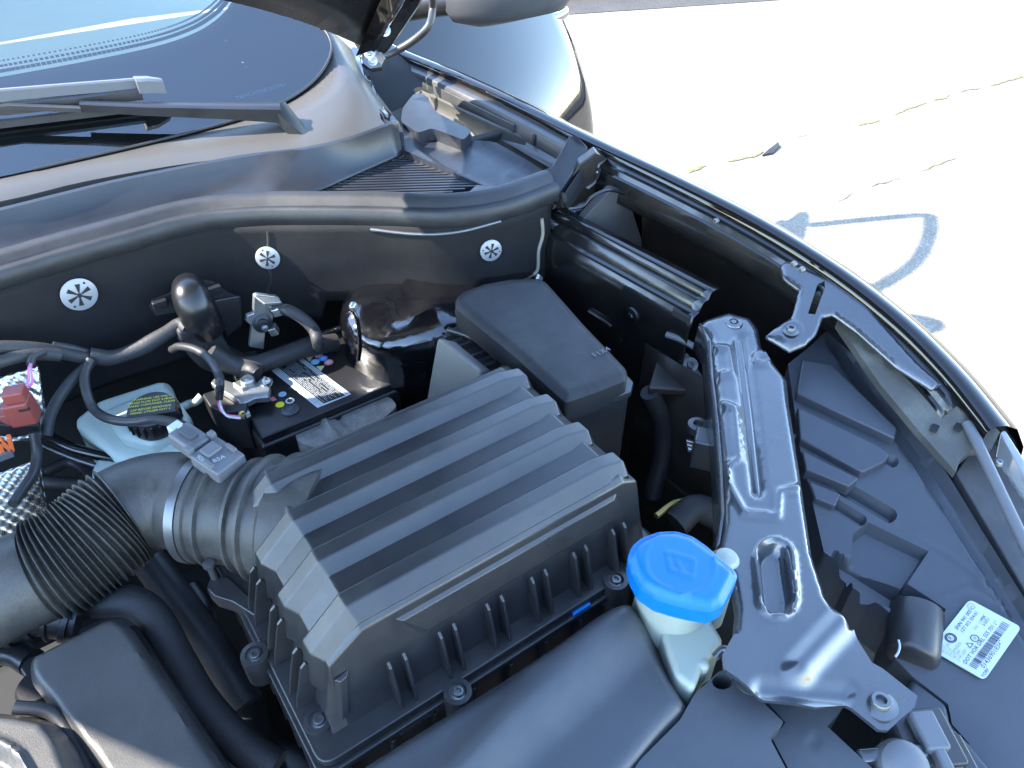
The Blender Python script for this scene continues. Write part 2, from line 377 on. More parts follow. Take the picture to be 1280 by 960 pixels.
# ------------------------------------------------------------------ car body
car = thing('car', 'black car body with fender, windshield and open engine bay', 'car', (-.1, 1.2, 0))
CX = -.1
FEN = [(470, 47, 1.085), (500, 62, 1.08), (560, 86, 1.077), (640, 122, 1.073), (740, 172, 1.07), (850, 224, 1.06), (950, 275, 1.05), (1050, 337, 1.03), (1130, 400, 1.01), (1190, 460, .99), (1235, 515, .972), (1248, 533, .966)]
crest = crom([P(*a) for a in FEN], 44)
def tan(i): return (crest[min(i+1, 44)]-crest[max(i-1, 0)]).normalized()
def fen_row(i, prof):
    p = crest[i]; t = tan(i); n = V(-t.y, t.x, 0).normalized()
    if n.x < 0: n = -n
    return [p+n*a+V(0, 0, b) for a, b in prof]
skin = [(.10, -.62), (.11, -.35), (.095, -.15), (.062, -.05), (.034, -.014), (.014, -.003), (0, 0), (-.008, -.0015), (-.0125, -.006), (-.013, -.016)]
fender = loft('fender', [fen_row(i, skin) for i in range(45)], M_paint, car, ang=60)
flange_prof = [(-.0125, -.013), (-.022, -.017), (-.028, -.018), (-.031, -.022), (-.033, -.044), (-.037, -.048), (-.052, -.052)]
fl = loft('fender_flange', [fen_row(i, flange_prof) for i in range(3, 18)], mat('grey_primer_steel', (.05, .05, .052), .38, rvar=.1, dust=.3, metal=.2), fender, solid=.0012, ang=35)
fl2 = loft('fender_flange', [fen_row(i, [(-.0125, -.013), (-.018, -.019), (-.023, -.0195), (-.026, -.026), (-.031, -.027), (-.036, -.05), (-.037, -.062)]) for i in range(17, 39)], M_gloss, fender, solid=.0012, ang=35)
inner = loft('fender_inner_side', [fen_row(i, [(-.012, -.03), (.025, -.07), (.05, -.2), (.05, -.4)]) for i in range(18, 40)], M_underpaint, fender, ang=60)
def on_flange(i, a, b): return fen_row(i, [(a, b)])[0]
for i in (5, 14, 17):
    box('slot', on_flange(i, -.0335, -.032), (.004, .007, .018), M_dark, fl, .0005, ax=V(1, 0, -.3), ay=tan(i))
for i, j in ((4, 5), (8, 9), (11, 12), (16, 17)):
    bolt(on_flange(j, -.0335, -.030), V(-1, 0, .15), .0026, fl, M_zinc, washer=False, name='rivet')
for a, b in ((8, 13),):
    q = [on_flange(k, -.0335, zz) for k, zz in ((a, -.024), (b, -.024), (b, -.045), (a, -.045))]
    mk('raised_pad', [v+V(-.002, -.0005, 0) for v in q]+q, [(0, 1, 2, 3), (0, 1, 5, 4), (1, 2, 6, 5), (2, 3, 7, 6), (3, 0, 4, 7)], fl.data.materials[0], fl, bev=.001)
for px, py in ((896, 276), (993, 330), (1003, 337)):
    bolt(PX(px, py, PX(px, py, .79).x), V(-1, -.1, .2), .004, fl2, M_zinc_dark, washer=False, name='bolt')
# tan wall between cowl box and fender, dark gap by the hinge
side = mk('cowl_side_wall', [P(517, 118, 1.045), P(528, 113, 1.045), P(695, 189, 1.03), P(690, 240, .985), P(560, 175, .98), P(505, 160, 1.0)], [(0, 1, 2, 3, 4, 5)], mat('grey_beige_painted_wall', (.065, .063, .058), .45, dust=.3), car, solid=.002)
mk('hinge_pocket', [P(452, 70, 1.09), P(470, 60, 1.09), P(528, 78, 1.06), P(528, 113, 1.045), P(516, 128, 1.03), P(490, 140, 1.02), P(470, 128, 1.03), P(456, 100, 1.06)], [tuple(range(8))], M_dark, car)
# inner fender apron and the upper rail
r0, r1 = P(676, 268, .985), P(882, 378, .985)
rd_ = (r1-r0).normalized(); rn = V(rd_.y, -rd_.x, 0).normalized()
if rn.x < 0: rn = -rn
rp = [(.030, .010), (.012, .013), (.008, .010), (.006, .002), (-.004, .002), (-.007, -.002), (-.010, -.012), (-.017, -.013), (-.020, -.016), (-.026, -.034), (-.028, -.10), (-.030, -.36)]
rows = []
for i in range(25):
    t = i/24; p = r0-rd_*.02+(r1-r0+rd_*.02)*t
    if i == 24: p = r1
    rows.append([p+rn*a+V(0, 0, b) for a, b in rp])
rail = loft('upper_rail', rows, M_gloss, car, solid=.002, ang=50)
apron = loft('apron_wall', [[r0+rd_*s+rn*-.029+V(0, 0, -.09), r0+rd_*s+rn*-.031+V(0, 0, -.45)] for s in (.26, .33, .42, .60)], M_underpaint, car, solid=.002)
# pressed marks on the rail wall
def on_rail(px, py, off=-.029): return PP(px, py, r0+rn*off, rn)
tube('pressed_bead', [on_rail(738, 388), on_rail(752, 397), on_rail(766, 408)], .006, M_gloss, rail, flat=.5)
lathe('grommet', on_rail(788, 395), -rn, [(.014, -.002), (.013, .001), (.008, .002), (.007, -.001), (.005, .003), (.002, .004)], M_gloss, rail)
box('slot', on_rail(852, 395), (.03, .012, .004), M_dark, rail, .002, ax=rd_, ay=V(0, 0, 1))
# liner panel in the wheel-side cavity and its upper seam
lp = [(716, 300), (722, 283), (740, 262), (762, 240), (775, 237), (790, 262), (802, 300), (803, 330), (790, 345)]
prism('liner_panel', [PY(x, y, .80) for x, y in lp], V(.01, .02, 0), mat('grey_liner', (.045, .046, .05), .6, dust=.3), car, bev=.001)
prism('liner_panel', [PY(x, y, .85) for x, y in ((690, 262), (725, 205), (745, 190), (785, 215), (780, 240), (755, 252), (730, 275), (718, 300))], V(.01, .02, 0), M_underpaint, car, bev=.002)
tube('pinch_seam', [PY(x, y, .79) for x, y in ((710, 262), (728, 258), (740, 246), (758, 238), (775, 240), (781, 243))], .0025, M_gloss, car)
box('hinge_clip', P(712, 262, .985), (.035, .02, .006), M_zinc_dark, car, .001, ax=V(.8, -.3, 0))
mk('cowl_gap_blocker', [P(330, 190, .985), P(520, 120, .985), P(560, 150, .985), P(700, 225, .985), P(600, 262, .985), P(330, 262, .985)], [(0, 1, 2, 3, 4, 5)], M_underpaint, car, solid=.004)  # added dark plate, blocks the sunlit ground showing through the cowl gap
# bay floor, firewall metal and inner walls: closed dark well
def wallbox(name, x0, x1, y0, y1, z0, z1, m=M_dark): return box(name, ((x0+x1)/2, (y0+y1)/2, (z0+z1)/2), (x1-x0, y1-y0, z1-z0), m, car, .004)
wallbox('bay_floor', -.92, .90, -.02, 1.12, .30, .34)
wallbox('firewall', -.92, .76, 1.08, 1.10, .34, 1.03)
wallbox('cavity_floor', .66, .86, .30, .95, .66, .68, M_underpaint)
wallbox('bay_side', -.94, -.92, -.02, 1.2, .3, 1.0)
wallbox('bumper_beam', -.92, .80, -.06, -.02, .3, .80)
bp_ = crom([V(.925, .30, 0), V(.915, .08, 0), V(.82, -.10, 0), V(.5, -.21, 0), V(CX, -.25, 0), V(2*CX-.5, -.21, 0), V(2*CX-.82, -.10, 0), V(2*CX-.915, .08, 0)], 48)
loft('bumper', [[p+V(0, .05, .80) for p in bp_], [p+V(0, .01, .775) for p in bp_], [p+V(0, 0, .70) for p in bp_], [p+V(0, 0, .45) for p in bp_], [p+V(0, .05, .28) for p in bp_]], M_paint, car, solid=.004, ang=60)
# strut tower
tc_ = V(.47, .86, 0)
def tower_row(z, r, sq=1.0): return [V(tc_.x+r*math.cos(a)*1.05, tc_.y+r*math.sin(a)*.8, z+.006*math.sin(5*a+z*60)) for a in [2*math.pi*k/48 for k in range(48)]]
loft('strut_tower', [tower_row(z, r) for z, r in ((.56, .150), (.76, .147), (.825, .146), (.838, .152), (.852, .146), (.885, .152), (.905, .153), (.922, .145), (.933, .12), (.935, .06))], M_tower, car, close=True, ang=60)
box('sealant_blob', PY(442, 383, .80), (.012, .01, .012), M_zinc, car, .004, ax=V(.6, .3, .4))
tube('seam_drip', [PY(441, 388, .80), PY(447, 402, .795), PY(450, 430, .79), PY(448, 450, .79)], .003, M_tower, car)

# windshield, its surround and the cabin
gp0 = V(0, 1.20, 1.10); gn = V(0, -.50, 1).normalized()
def G(px, py, h=0): return PP(px, py, gp0, gn)+gn*h
lower = [G(x, y) for x, y in ((-200, 262), (0, 221), (100, 199), (210, 173), (300, 149), (350, 130), (380, 112), (400, 93), (412, 72), (414, 55), (406, 38), (392, 25))]
rim = crom(lower, 40); last = rim[-1]
topy = 1.98
def onglass(x, y): return V(x, y, gp0.z+(y-gp0.y)*.5)
half = rim + [onglass(last.x-.04, 1.62), onglass(last.x-.10, 1.8), onglass(.36, topy)]
half = [v for v in half if v.x > CX+.02]
full = half + [V(2*CX-v.x, v.y, v.z) for v in reversed(half)]
cen = onglass(CX, 1.55)
def fan(name, loop, m, parent, scales, h):
    rows = [[cen+(v-cen)*s+gn*h for v in loop] for s in scales]
    return loft(name, [r+[r[0]] for r in rows], m, parent, ang=60)
n_ = len(full)
gl = mk('windshield', [v for v in full]+[cen+V(0, 0, 0)], [(i, (i+1) % n_, n_) for i in range(n_)], M_glass, car)
# frit band printed under the glass
def fritin(v):
    e = v.copy(); d = cen-v
    return v+d.normalized()*(.055 if v.y > 1.52 else 0)
fb = [v-gn*.004 for v in full]
fi = []
for v in full:
    yy = v.y+.165 if v.y < 1.30 else max(v.y+.05, 1.43)
    xx = CX+(v.x-CX)*.86
    if v.y > 1.6: yy = v.y-.03 if v.y < 1.95 else v.y-.08
    q = onglass(xx, yy)-gn*.004; fi.append(q)
frit = loft('frit_band', [fb+[fb[0]], fi+[fi[0]]], M_frit, gl, ang=60)
for r_ in range(3):
    vs = []; fs = []; c = [fi[i] for i in range(len(fi)) if fi[i].y < 1.5 and fi[i].x > CX]
    c = crom(c, 150)
    for i, p in enumerate(c):
        q = p+V(0, .010+.009*r_, .005+.0045*r_); s = .0032-.0008*r_
        b = len(vs); vs += [q+V(-s, -s, -s*.5), q+V(s, -s, -s*.5), q+V(s, s, s*.5), q+V(-s, s, s*.5)]; fs.append((b, b+1, b+2, b+3))
    o = mk('frit_dots', vs, fs, M_frit, gl); o['kind'] = 'stuff'
text('glass_print', 'TRNCATNE38Y701', .0105, M_cyan_ink, gl, G(296, 124, -.0015), G(335, 113)-G(296, 124), V(0, 1, .5))
mk('dashboard', [(-.85, 1.31, 1.085), (.46, 1.31, 1.085), (.55, 1.55, 1.10), (.6, 2.1, 1.14), (-.85, 2.1, 1.14)], [(0, 1, 2, 3, 4)], M_dash, car)
# glass edge moulding and painted surround
tube('glass_edge', [v+gn*.001 for v in half[2:]], .0022, M_rubber, car, n=90)
sur_out = [(-300, 312), (0, 252), (100, 228), (210, 208), (300, 196), (370, 190), (430, 184), (470, 170), (492, 150), (480, 128), (462, 104), (448, 78), (438, 60)]
so_ = crom([P(x, y, z) for (x, y), z in zip(sur_out, (1.085, 1.085, 1.085, 1.085, 1.085, 1.083, 1.08, 1.075, 1.07, 1.07, 1.08, 1.095, 1.11))], 40)
ri = [v-gn*.003 for v in rim]
rows = [ri, [a.lerp(b, .35)+V(0, 0, .006) for a, b in zip(ri, so_)], [a.lerp(b, .75)+V(0, 0, .004) for a, b in zip(ri, so_)], so_, [v-V(0, 0, .03) for v in so_]]
loft('windshield_surround', rows, mat('grey_cowl_trim', (.062, .058, .053), .40, dust=.25, dcol=(.08, .075, .065)), car, solid=.003, ang=50)
pil = [(438, 58), (449, 60), (462, 96), (476, 130), (497, 150), (488, 158), (463, 160), (450, 135), (443, 100)]
relief('pillar_base', pil, lambda x, y: 1.10-(y-55)*.00025, [bead([(448, 80), (458, 120), (478, 148)], 5, .006, 4)], M_paint, car, step=5, skirt=.03, ang=70, roundc=6)
# roof and pillars above the frame
loft('roof', [[onglass(v.x, v.y)+V(0, 0, .012) for v in (V(.42, 1.97, 0), V(CX, 2.03, 0), V(2*CX-.42, 1.97, 0))], [V(.50, 2.4, 1.60), V(CX, 2.4, 1.65), V(2*CX-.5, 2.4, 1.60)], [V(.50, 3.6, 1.62), V(CX, 3.6, 1.67), V(2*CX-.5, 3.6, 1.62)]], M_paint, car, solid=.02)
for s in (1, -1):
    tube('pillar', [V(CX+s*(.60-CX*0+.08), 1.42, 1.17), V(CX+s*.62, 1.7, 1.36), V(CX+s*.53, 1.99, 1.52)], .035, M_paint, car)

# ------------------------------------------------------------------ hood (raised)
HA = math.radians(43); hp0 = P(468, 58, 1.15)
hu = V(0, -math.cos(HA), math.sin(HA)); hn = V(0, math.sin(HA), math.cos(HA))
def HP(x, v, h=0): return V(x, hp0.y, hp0.z)+hu*v+hn*h
xl = hp0.x; xr = 2*CX-xl-.03
def rear(x): t = (x-CX)/(xl-CX); return (.35+.09*t)*(1-abs(t)**1.5)
def front(x): t = (x-CX)/(xl-CX); return 1.28-.16*abs(t)**2.5
rows = []; rows2 = []
for i in range(33):
    x = xr+(xl-xr)*i/32; a, b = rear(x), front(x); bow = .05*(1-((x-CX)/(xl-CX))**2)
    ed = .10 if 0 < i < 32 else 0
    rows.append([HP(x, a+(b-a)*k/20, .015+bow*math.sin(math.pi*k/20)) for k in range(21)])
    x2 = CX+(x-CX)*.985
    rows2.append([HP(x2, a+.012+(b-a-.024)*k/20, -.012+(.03*sst(.02, .07, min(k/20, 1-k/20))*sst(0, .1, min(i/32, 1-i/32)))+bow*.8*math.sin(math.pi*k/20)) for k in range(21)])
hood = loft('hood', rows, M_paint, car, solid=.008, ang=60); hood['label'] = 'raised black hood shading the engine bay'
loft('hood_inner_panel', rows2, mat('hood_underside_paint', (.008, .0075, .007), .3, rvar=.08, coat=.3), hood, solid=.004, ang=60)
loft('hood_edge', [[HP(xl, .02+1.08*k/20, .012), HP(xl-.006, .02+1.08*k/20, -.014), HP(xl-.05, .02+1.08*k/20, -.02)][::1] for k in range(21)], M_paint, hood, ang=60)
prism('hinge_arm', [P(468, 62, 1.13), P(480, 68, 1.12), P(496, 46, 1.15), P(522, 8, 1.20), P(535, -20, 1.24), P(518, -22, 1.24), P(500, 12, 1.2), P(482, 40, 1.155)], V(.012, .01, 0), M_gloss, hood, bev=.002)
prism('hinge_bracket', [P(455, 66, 1.11), P(470, 62, 1.115), P(482, 72, 1.105), P(476, 84, 1.09), P(462, 86, 1.09), P(452, 78, 1.10)], V(.01, .012, -.012), M_zinc_dark, hood, bev=.002)
bolt(P(462, 66, 1.13), V(-.4, -.7, .4), .006, hood, M_zinc); bolt(P(481, 38, 1.16), V(-.3, -.8, .4), .006, hood, M_zinc); bolt(P(466, 76, 1.11), V(-.4, -.7, .3), .005, hood, M_zinc)
tube('washer_hose', [P(538, -30, 1.25), P(541, 5, 1.18), P(536, 32, 1.15), P(515, 52, 1.12), P(490, 66, 1.10), P(472, 72, 1.10)], .007, M_wire, hood)
tube('hose_sleeve', [P(470, 62, 1.12), P(490, 36, 1.15), P(512, 5, 1.2), P(520, -25, 1.25)], .008, M_gloss, hood)

# ------------------------------------------------------------------ open driver's door
dh = V(.865, 1.64, 0); dd = V(.883, .469, 0).normalized(); dn = V(dd.y, -dd.x, 0)
DL = .90
def D(s, z, o=0): return dh+dd*s+V(0, 0, z)+dn*o
prof = [(.32, .05), (.36, .09), (.44, .110), (.50, .107), (.56, .096), (.62, .078), (.68, .053), (.74, .022), (.80, -.014), (.86, -.053), (.92, -.093), (.98, -.134), (1.04, -.176), (1.075, -.20), (1.085, -.21)]
def doff(s, z): 
    k = max(q for q in range(len(prof)-1) if prof[q][0] <= z); (a, b), (c, d) = prof[k:k+2]; return b+(d-b)*(z-a)/(c-a)+.035*math.sin(math.pi*(.1+.75*s/DL))-.02
rows = []
for i in range(29):
    s = (DL+.0)*i/28; e = .012*sst(.93, 1, i/28)**2
    rows.append([D(s+i/28*(.055*(q.x-.5)/.45), q.x, q.y+.035*math.sin(math.pi*(.1+.75*i/28))-e-.02) for q in crom([V(z, o, 0) for z, o in prof], 26)])
door = loft('door', rows, M_paint, car, solid=.03, ang=60, offset=1); door['label'] = 'glossy open door mirroring sky and pavement'
hs = .985
hw = PP(701, 18, dh-dn*.06, dn); hs = (hw-dh).dot(dd)-.05; hz = hw.z+.01; ho_ = doff(hs, hz)
tube('door_handle', [D(hs-.085, hz+.004, ho_-.01), D(hs-.075, hz+.004, ho_+.022), D(hs-.01, hz, ho_+.032), D(hs+.05, hz, ho_+.026), D(hs+.06, hz, ho_-.01)], .012, M_chrome, door, flat=1.3)
lathe('handle_recess', D(hs-.01, hz, ho_+.002), (dn+V(0, 0, .45)), [(.040, -.02), (.040, .003), (.036, .004), (.02, -.002)], M_gloss, door, sx=1.5, xdir=dd)
wf = [D(.0, 1.05, -.12), D(.18, 1.27, -.12), D(.36, 1.44, -.12), D(.50, 1.51, -.12), D(.70, 1.535, -.12), D(.84, 1.53, -.12), D(.905, 1.50, -.12), D(.91, 1.30, -.12), D(.90, 1.05, -.12)]
tube('window_frame', wf, .026, M_gloss, door, n=60, flat=.7)
c_ = D(.6, 1.2, -.13)
# mirror on the door
mc = V(1.11, 1.60, 0); mz = PP(610, 24, mc, V(mc.x, mc.y, 0).normalized()).z
mir = []
ms = V(.8, -.60, 0).normalized(); mq = V(ms.y, -ms.x, 0)
for z, a, b in ((0, .08, .03), (.012, .135, .06), (.035, .15, .075), (.09, .15, .08), (.15, .14, .07), (.17, .10, .04)):
    mir.append([V(mc.x, mc.y, mz+z)+RT*(a*math.cos(t)+.0)+FW.cross(V(0, 0, 1)).normalized()*0+V(FW.x, FW.y, 0).normalized()*(b*math.sin(t))+V(0, 0, .015*math.cos(t)) for t in [2*math.pi*k/32 for k in range(32)]])
mo = loft('wing_mirror', mir, M_plastic_grey, car, close=True, ang=60)
tube('mirror_stem', [D(.10, 1.06, -.12), D(.13, mz+.03, -.02), V(mc.x, mc.y, mz+.05)], .03, M_plastic, mo)

# ------------------------------------------------------------------ cowl, seal, wiper
seal_px = [(-300, 425), (-150, 376), (0, 333), (70, 312), (150, 290), (240, 266), (320, 258), (400, 257), (480, 258), (560, 260), (630, 250), (692, 228)]
sealc = crom([P(x, y, 1.05) for x, y in seal_px], 80)
def snorm(i):
    t = (sealc[min(i+1, 80)]-sealc[max(i-1, 0)]).normalized(); n = V(t.y, -t.x, 0)
    return n if n.y < 0 else -n
def srow(i, prof): return [sealc[i]+snorm(i)*a+V(0, 0, b) for a, b in prof]
sp = [(-.032, -.004), (-.026, .010), (-.016, .014), (-.004, .010), (.0, .002), (.003, .0), (.008, .002), (.0125, -.002), (.014, -.012), (.013, -.024), (.008, -.027), (-.02, -.02)]
seal = loft('weatherstrip', [srow(i, sp) for i in range(81)], M_rubber, close=True, ang=70)
tag(seal, 'long grey rubber seal curving along the cowl front edge', 'rubber seal')
cowl = thing('cowl_panel', 'blue-grey plastic cowl panel with vent grille below the windshield', 'cowl panel', (.3, 1.05, 1.0))
crest_px = [(-300, 330), (-150, 297), (0, 262), (80, 242), (160, 223), (300, 196), (380, 186), (440, 172), (497, 151)]
cc = crom([P(x, y, 1.092) for x, y in crest_px], 40)
sc = []
for k in range(41):
    if k <= 31: sc.append(sealc[int(round(k*45/31))])
    else: sc.append(P(388, 243, 1.045).lerp(P(504, 193, 1.045), (k-31)/9)-V(-.004, .022, 0))
lowz = [V(0, 0, 0)]
rows = [[c+V(0, .012, -.02) for c in cc], [c+V(0, .004, .001) for c in cc], [c+V(0, -.003, .0) for c in cc]]
for t in (.2, .42, .62, .82, 1): rows.append([c.lerp(s+V(-.004, .022, 0), t)+V(0, 0, -.010*math.sin(math.pi*t)) for c, s in zip(cc, sc)])
loft('cowl_front', rows, M_cowl, cowl, solid=.003, ang=50)
# well with grille
well = [(497, 150), (500, 178), (505, 198), (592, 230), (640, 240), (560, 246), (470, 246), (370, 243), (330, 238)]
fz = lambda x, y: 1.035
floor_o = [(503, 196), (590, 230), (560, 247), (470, 247), (380, 243)]
fl_ = prism('well_floor', [P(x, y, 1.028) for x, y in [(505, 190), (600, 228), (590, 250), (470, 256), (360, 252), (400, 228)]], .004, M_dark, cowl, bev=0)
# slats run along the car's width across the triangular opening
tri = [P(506, 197, 1.036), P(600, 233, 1.036), P(560, 243, 1.036), P(470, 244, 1.036), P(376, 240, 1.036)]
def clip_row(p, d, poly):
    ts = []
    for i in range(len(poly)):
        a, b = poly[i], poly[(i+1) % len(poly)]; e = b-a; den = d.x*e.y-d.y*e.x
        if abs(den) < 1e-9: continue
        t = ((a.x-p.x)*e.y-(a.y-p.y)*e.x)/den; s = ((a.x-p.x)*d.y-(a.y-p.y)*d.x)/den
        if 0 <= s < 1: ts.append(t)
    return (min(ts), max(ts)) if len(ts) >= 2 else None
sd_ = (P(596, 231, 1.036)-P(506, 197, 1.036)).normalized(); sn_ = (P(380, 240, 1.036)-P(506, 197, 1.036)).normalized()
o_ = P(506, 197, 1.036); LL = (P(380, 240, 1.036)-o_).length; NS = 15
xd = (P(560, 236, 1.036)-P(400, 240, 1.036)).normalized()
mid = P(506, 197, 1.036); fr_ = P(480, 245, 1.036); adv = (V(fr_.x, fr_.y, 0)-V(mid.x, mid.y, 0)); adv = adv-xd*adv.dot(xd)
for i in range(NS):
    p = mid+adv*((i+.6)/NS); c = clip_row(p, xd, tri)
    if not c or c[1]-c[0] < .01: continue
    a, b = p+xd*c[0], p+xd*c[1]
    box('slat', (a+b)/2, ((b-a).length, adv.length/NS*.52, .006), M_cowl, cowl, .001, ax=b-a, ay=adv+V(0, 0, -.002))
for k in range(1, 9):
    p = P(380+k*22, 241, 1.032); c = clip_row(p, adv.normalized(), tri)
    if c: a, b = p+adv.normalized()*c[0], p+adv.normalized()*c[1]; box('grille_bar', (a+b)/2, (.0022, (b-a).length, .004), M_cowl, cowl, .0005, ax=xd, ay=adv)
rim_ = [(505, 196), (600, 233), (560, 245), (470, 246), (372, 242)]
# solid right-hand box of the cowl
relief('cowl_end', [(503, 150), (520, 142), (548, 150), (585, 168), (620, 178), (650, 195), (690, 215), (676, 224), (640, 237), (612, 235), (506, 188), (500, 172)], lambda x, y: 1.062-(y-140)*.00022,
       [pad([(520, 158), (575, 160), (650, 200), (690, 214), (670, 226), (620, 234), (555, 205), (520, 180)], -.012, 6), ring([(642, 218), (643, 218)], 12, 1.5, .003)], M_cowl, cowl, step=5, skirt=.028, ang=40)
relief('cowl_corner', [(501, 152), (503, 135), (517, 117), (530, 116), (545, 140), (590, 163), (580, 175), (540, 160), (522, 166)], lambda x, y: 1.072-(y-120)*.0002, [], M_cowl, cowl, step=6, skirt=.03, ang=40, roundc=5)
relief('cowl_lip', [(498, 150), (505, 168), (506, 196), (500, 196), (495, 175)], lambda x, y: 1.085-(y-150)*.0010, [], M_cowl, cowl, step=5, skirt=.02, roundc=3)
relief('cowl_strip', [(596, 231), (640, 237), (684, 216), (690, 222), (640, 247), (560, 252), (540, 246), (585, 241)], lambda x, y: 1.05, [], M_cowl, cowl, step=6, skirt=.02)
# rubber end block of the seal by the fender
eb = thing('seal_end_block', 'folded grey rubber block ending the cowl seal at the fender', 'rubber block', P(710, 230, 1.0))
prism('block', [P(673, 214, 1.056), P(690, 207, 1.060), P(712, 168, 1.072), (P(722, 172, 1.075)), P(735, 183, 1.068), P(700, 240, 1.035), P(690, 232, 1.04)], V(.006, -.004, -.03), M_rubber, eb, bev=.003, seg=3)
prism('fold', [P(700, 240, 1.04), P(706, 240, 1.04), P(740, 190, 1.058), P(744, 197, 1.05), P(728, 222, 1.035), P(708, 250, 1.02)], V(.004, -.002, -.018), M_rubber, eb, bev=.002, seg=2)
prism('metal_tab', [P(700, 246, 1.0), P(735, 215, 1.02), P(738, 230, 1.01), P(728, 262, .985), P(705, 272, .985), P(690, 262, .99)], .012, M_stamped, eb, bev=.002)

wp = thing('wiper', 'black windshield wiper lying across the glass base', 'wiper', P(352, 172, 1.10))
def prismbar(name, pts, w, h, m, parent):
    """a bar with flat top along pts: w across, h tall"""
    rows = []; c = pts
    for i, p in enumerate(c):
        t = (c[min(i+1, len(c)-1)]-c[max(i-1, 0)]).normalized(); n = V(-t.y, t.x, 0).normalized(); ww = w[i] if isinstance(w, list) else w
        hh = h[i] if isinstance(h, list) else h
        rows.append([p+n*ww*.5+V(0, 0, -hh), p+n*ww*.5+V(0, 0, -hh*.15), p+n*ww*.3, p-n*ww*.3, p-n*ww*.5+V(0, 0, -hh*.15), p-n*ww*.5+V(0, 0, -hh)])
    return loft(name, rows, m, parent, close=True, ang=30)
prismbar('wiper_arm', [G(-40, 162, .035), G(20, 153, .035), G(108, 156, .035)], .011, .007, M_plastic, wp)
prismbar('arm_cover', [G(107, 152, .038), G(180, 155, .04), G(280, 158, .045), G(350, 160, .05)], [.016, .02, .027, .033], [.012, .014, .018, .024], M_plastic_smooth, wp)
prismbar('arm_hub', [G(350, 160, .05), G(362, 168, .042), G(385, 178, .022), G(400, 182, .0)], [.033, .036, .034, .02], [.024, .026, .03, .02], M_plastic_smooth, wp)
bl = prismbar('wiper_blade', [G(-60, 158, .030), G(0, 148, .030), G(100, 138, .030), G(178, 128, .030)], .020, .016, M_plastic, wp)
prismbar('blade_spoiler', [G(-60, 152, .045), G(0, 143, .045), G(100, 133, .044), G(176, 125, .042)], .008, .015, M_light_grey, bl)
prismbar('end_cap', [G(174, 127, .046), G(190, 125, .044), G(206, 123, .038)], [.024, .022, .014], .020, M_light_grey, bl)
prismbar('rubber_lip', [G(-60, 168, .012), G(0, 158, .012), G(100, 146, .012), G(200, 134, .012)], .006, .011, M_rubber, bl)

# ------------------------------------------------------------------ firewall insulation
ins = thing('insulation_panel', 'black moulded felt insulation hanging under the cowl seal', 'insulation panel', (.25, 1.0, .8))
def fire_pt(i, off): return sealc[i]+snorm(i)*off
rows = []
zs = [1.026, 1.015, 1.0, .98, .96, .94, .92, .90, .88, .86, .845, .835]
def bulge(p, z):
    b = .012*math.sin((p.x*9+.6))*sst(1.02, .93, z) if False else 0
    return .006+.010*noise.noise(V(p.x*7, z*9, 1.3))+.012*(1.02-z)/.18
def low(i): # lower limit of the panel along its run
    x = sealc[i].x
    return .838 if x < .17 else (.86 if x < .24 else (.865 if x < .33 else .90))
for z in zs:
    r = []
    for i in range(0, 80):
        p = fire_pt(i, 0); zz = max(z, low(i)); q = fire_pt(i, bulge(p, zz)); q.z = zz; r.append(q)
    rows.append(r)
def fw_hit(px, py):
    """where the sight line meets the insulation, found on the built surface"""
    best = None
    for i in range(79):
        for k in range(len(zs)-1):
            a = rows[k][i]; x, y = proj(a); d = (x-px)**2+(y-py)**2
            if best is None or d < best[0]: best = (d, i, k)
    _, i, k = best; p = rows[k][i]; n = snorm(i)
    return PP(px, py, p, n), n
panel = loft('felt_panel', rows, M_felt, ins, solid=.006, ang=60)
for idx, (px, py, r) in enumerate(((97, 365, .0225), (336, 319, .0175), (611, 310, .0165))):
    c, n = fw_hit(px, py); n = (n+V(0, 0, .12)).normalized(); c = c+n*.010
    ws = thing('retaining_washer', ['round pale star washer on the felt left of the black elbow', 'round pale star washer at the felt seam above the bare cable clamp', 'round pale star washer on the felt beside the fender rail'][idx], 'washer', c, 'star washers pinning the felt')
    lathe('disc', c, n, [(r, -.001), (r, .0006), (r*.94, .0012), (r*.3, .0022), (.0005, .0024)], mat('washer_grey', (.27, .28, .30), .45, metal=.3, rvar=.1) if idx == 0 else bpy.data.materials['washer_grey'], ws, seg=36)
    u = n.cross(V(0, 0, 1)).normalized(); v = n.cross(u)
    for k in range(6):
        a = k*math.pi/3+.35+idx; d = u*math.cos(a)+v*math.sin(a); e = -u*math.sin(a)+v*math.cos(a)
        h = n*.0028
        mk('slot', [c+d*r*.14+e*r*.04+h, c+d*r*.14-e*r*.04+h, c+d*r*.68-e*r*.14+h*.75, c+d*r*.68+e*r*.14+h*.75], [(0, 1, 2, 3)], M_dark, ws)
    for k in (0, 3):
        a = k*math.pi/3+.9+idx; d = u*math.cos(a)+v*math.sin(a)
        lathe('hole', c+d*r*.78+n*.0014, n, [(r*.07, 0), (r*.07, .0004)], M_dark, ws, seg=10)
    lathe('stud', c+n*.002, n, [(r*.12, 0), (r*.12, .004), (r*.06, .005)], M_dark, ws, seg=12)
sm = [fw_hit(x, y)[0]+V(0, -.006, 0) for x, y in ((333, 287), (334, 300), (333, 330), (337, 345), (334, 356), (330, 368))]
tube('seam', sm, .0028, M_dark, panel)
tube('trim_edge', [fw_hit(x, y)[0]+V(-.004, -.008, 0) for x, y in ((676, 270), (677, 290), (672, 310), (670, 335), (655, 344))], .0028, mat('pale_seam_cord', (.22, .20, .16), .6), panel)
tube('panel_clip', [fw_hit(x, y)[0]+V(0, -.008, 0) for x, y in ((460, 284), (520, 290), (570, 287), (622, 274))], .0025, M_zinc_dark, panel)

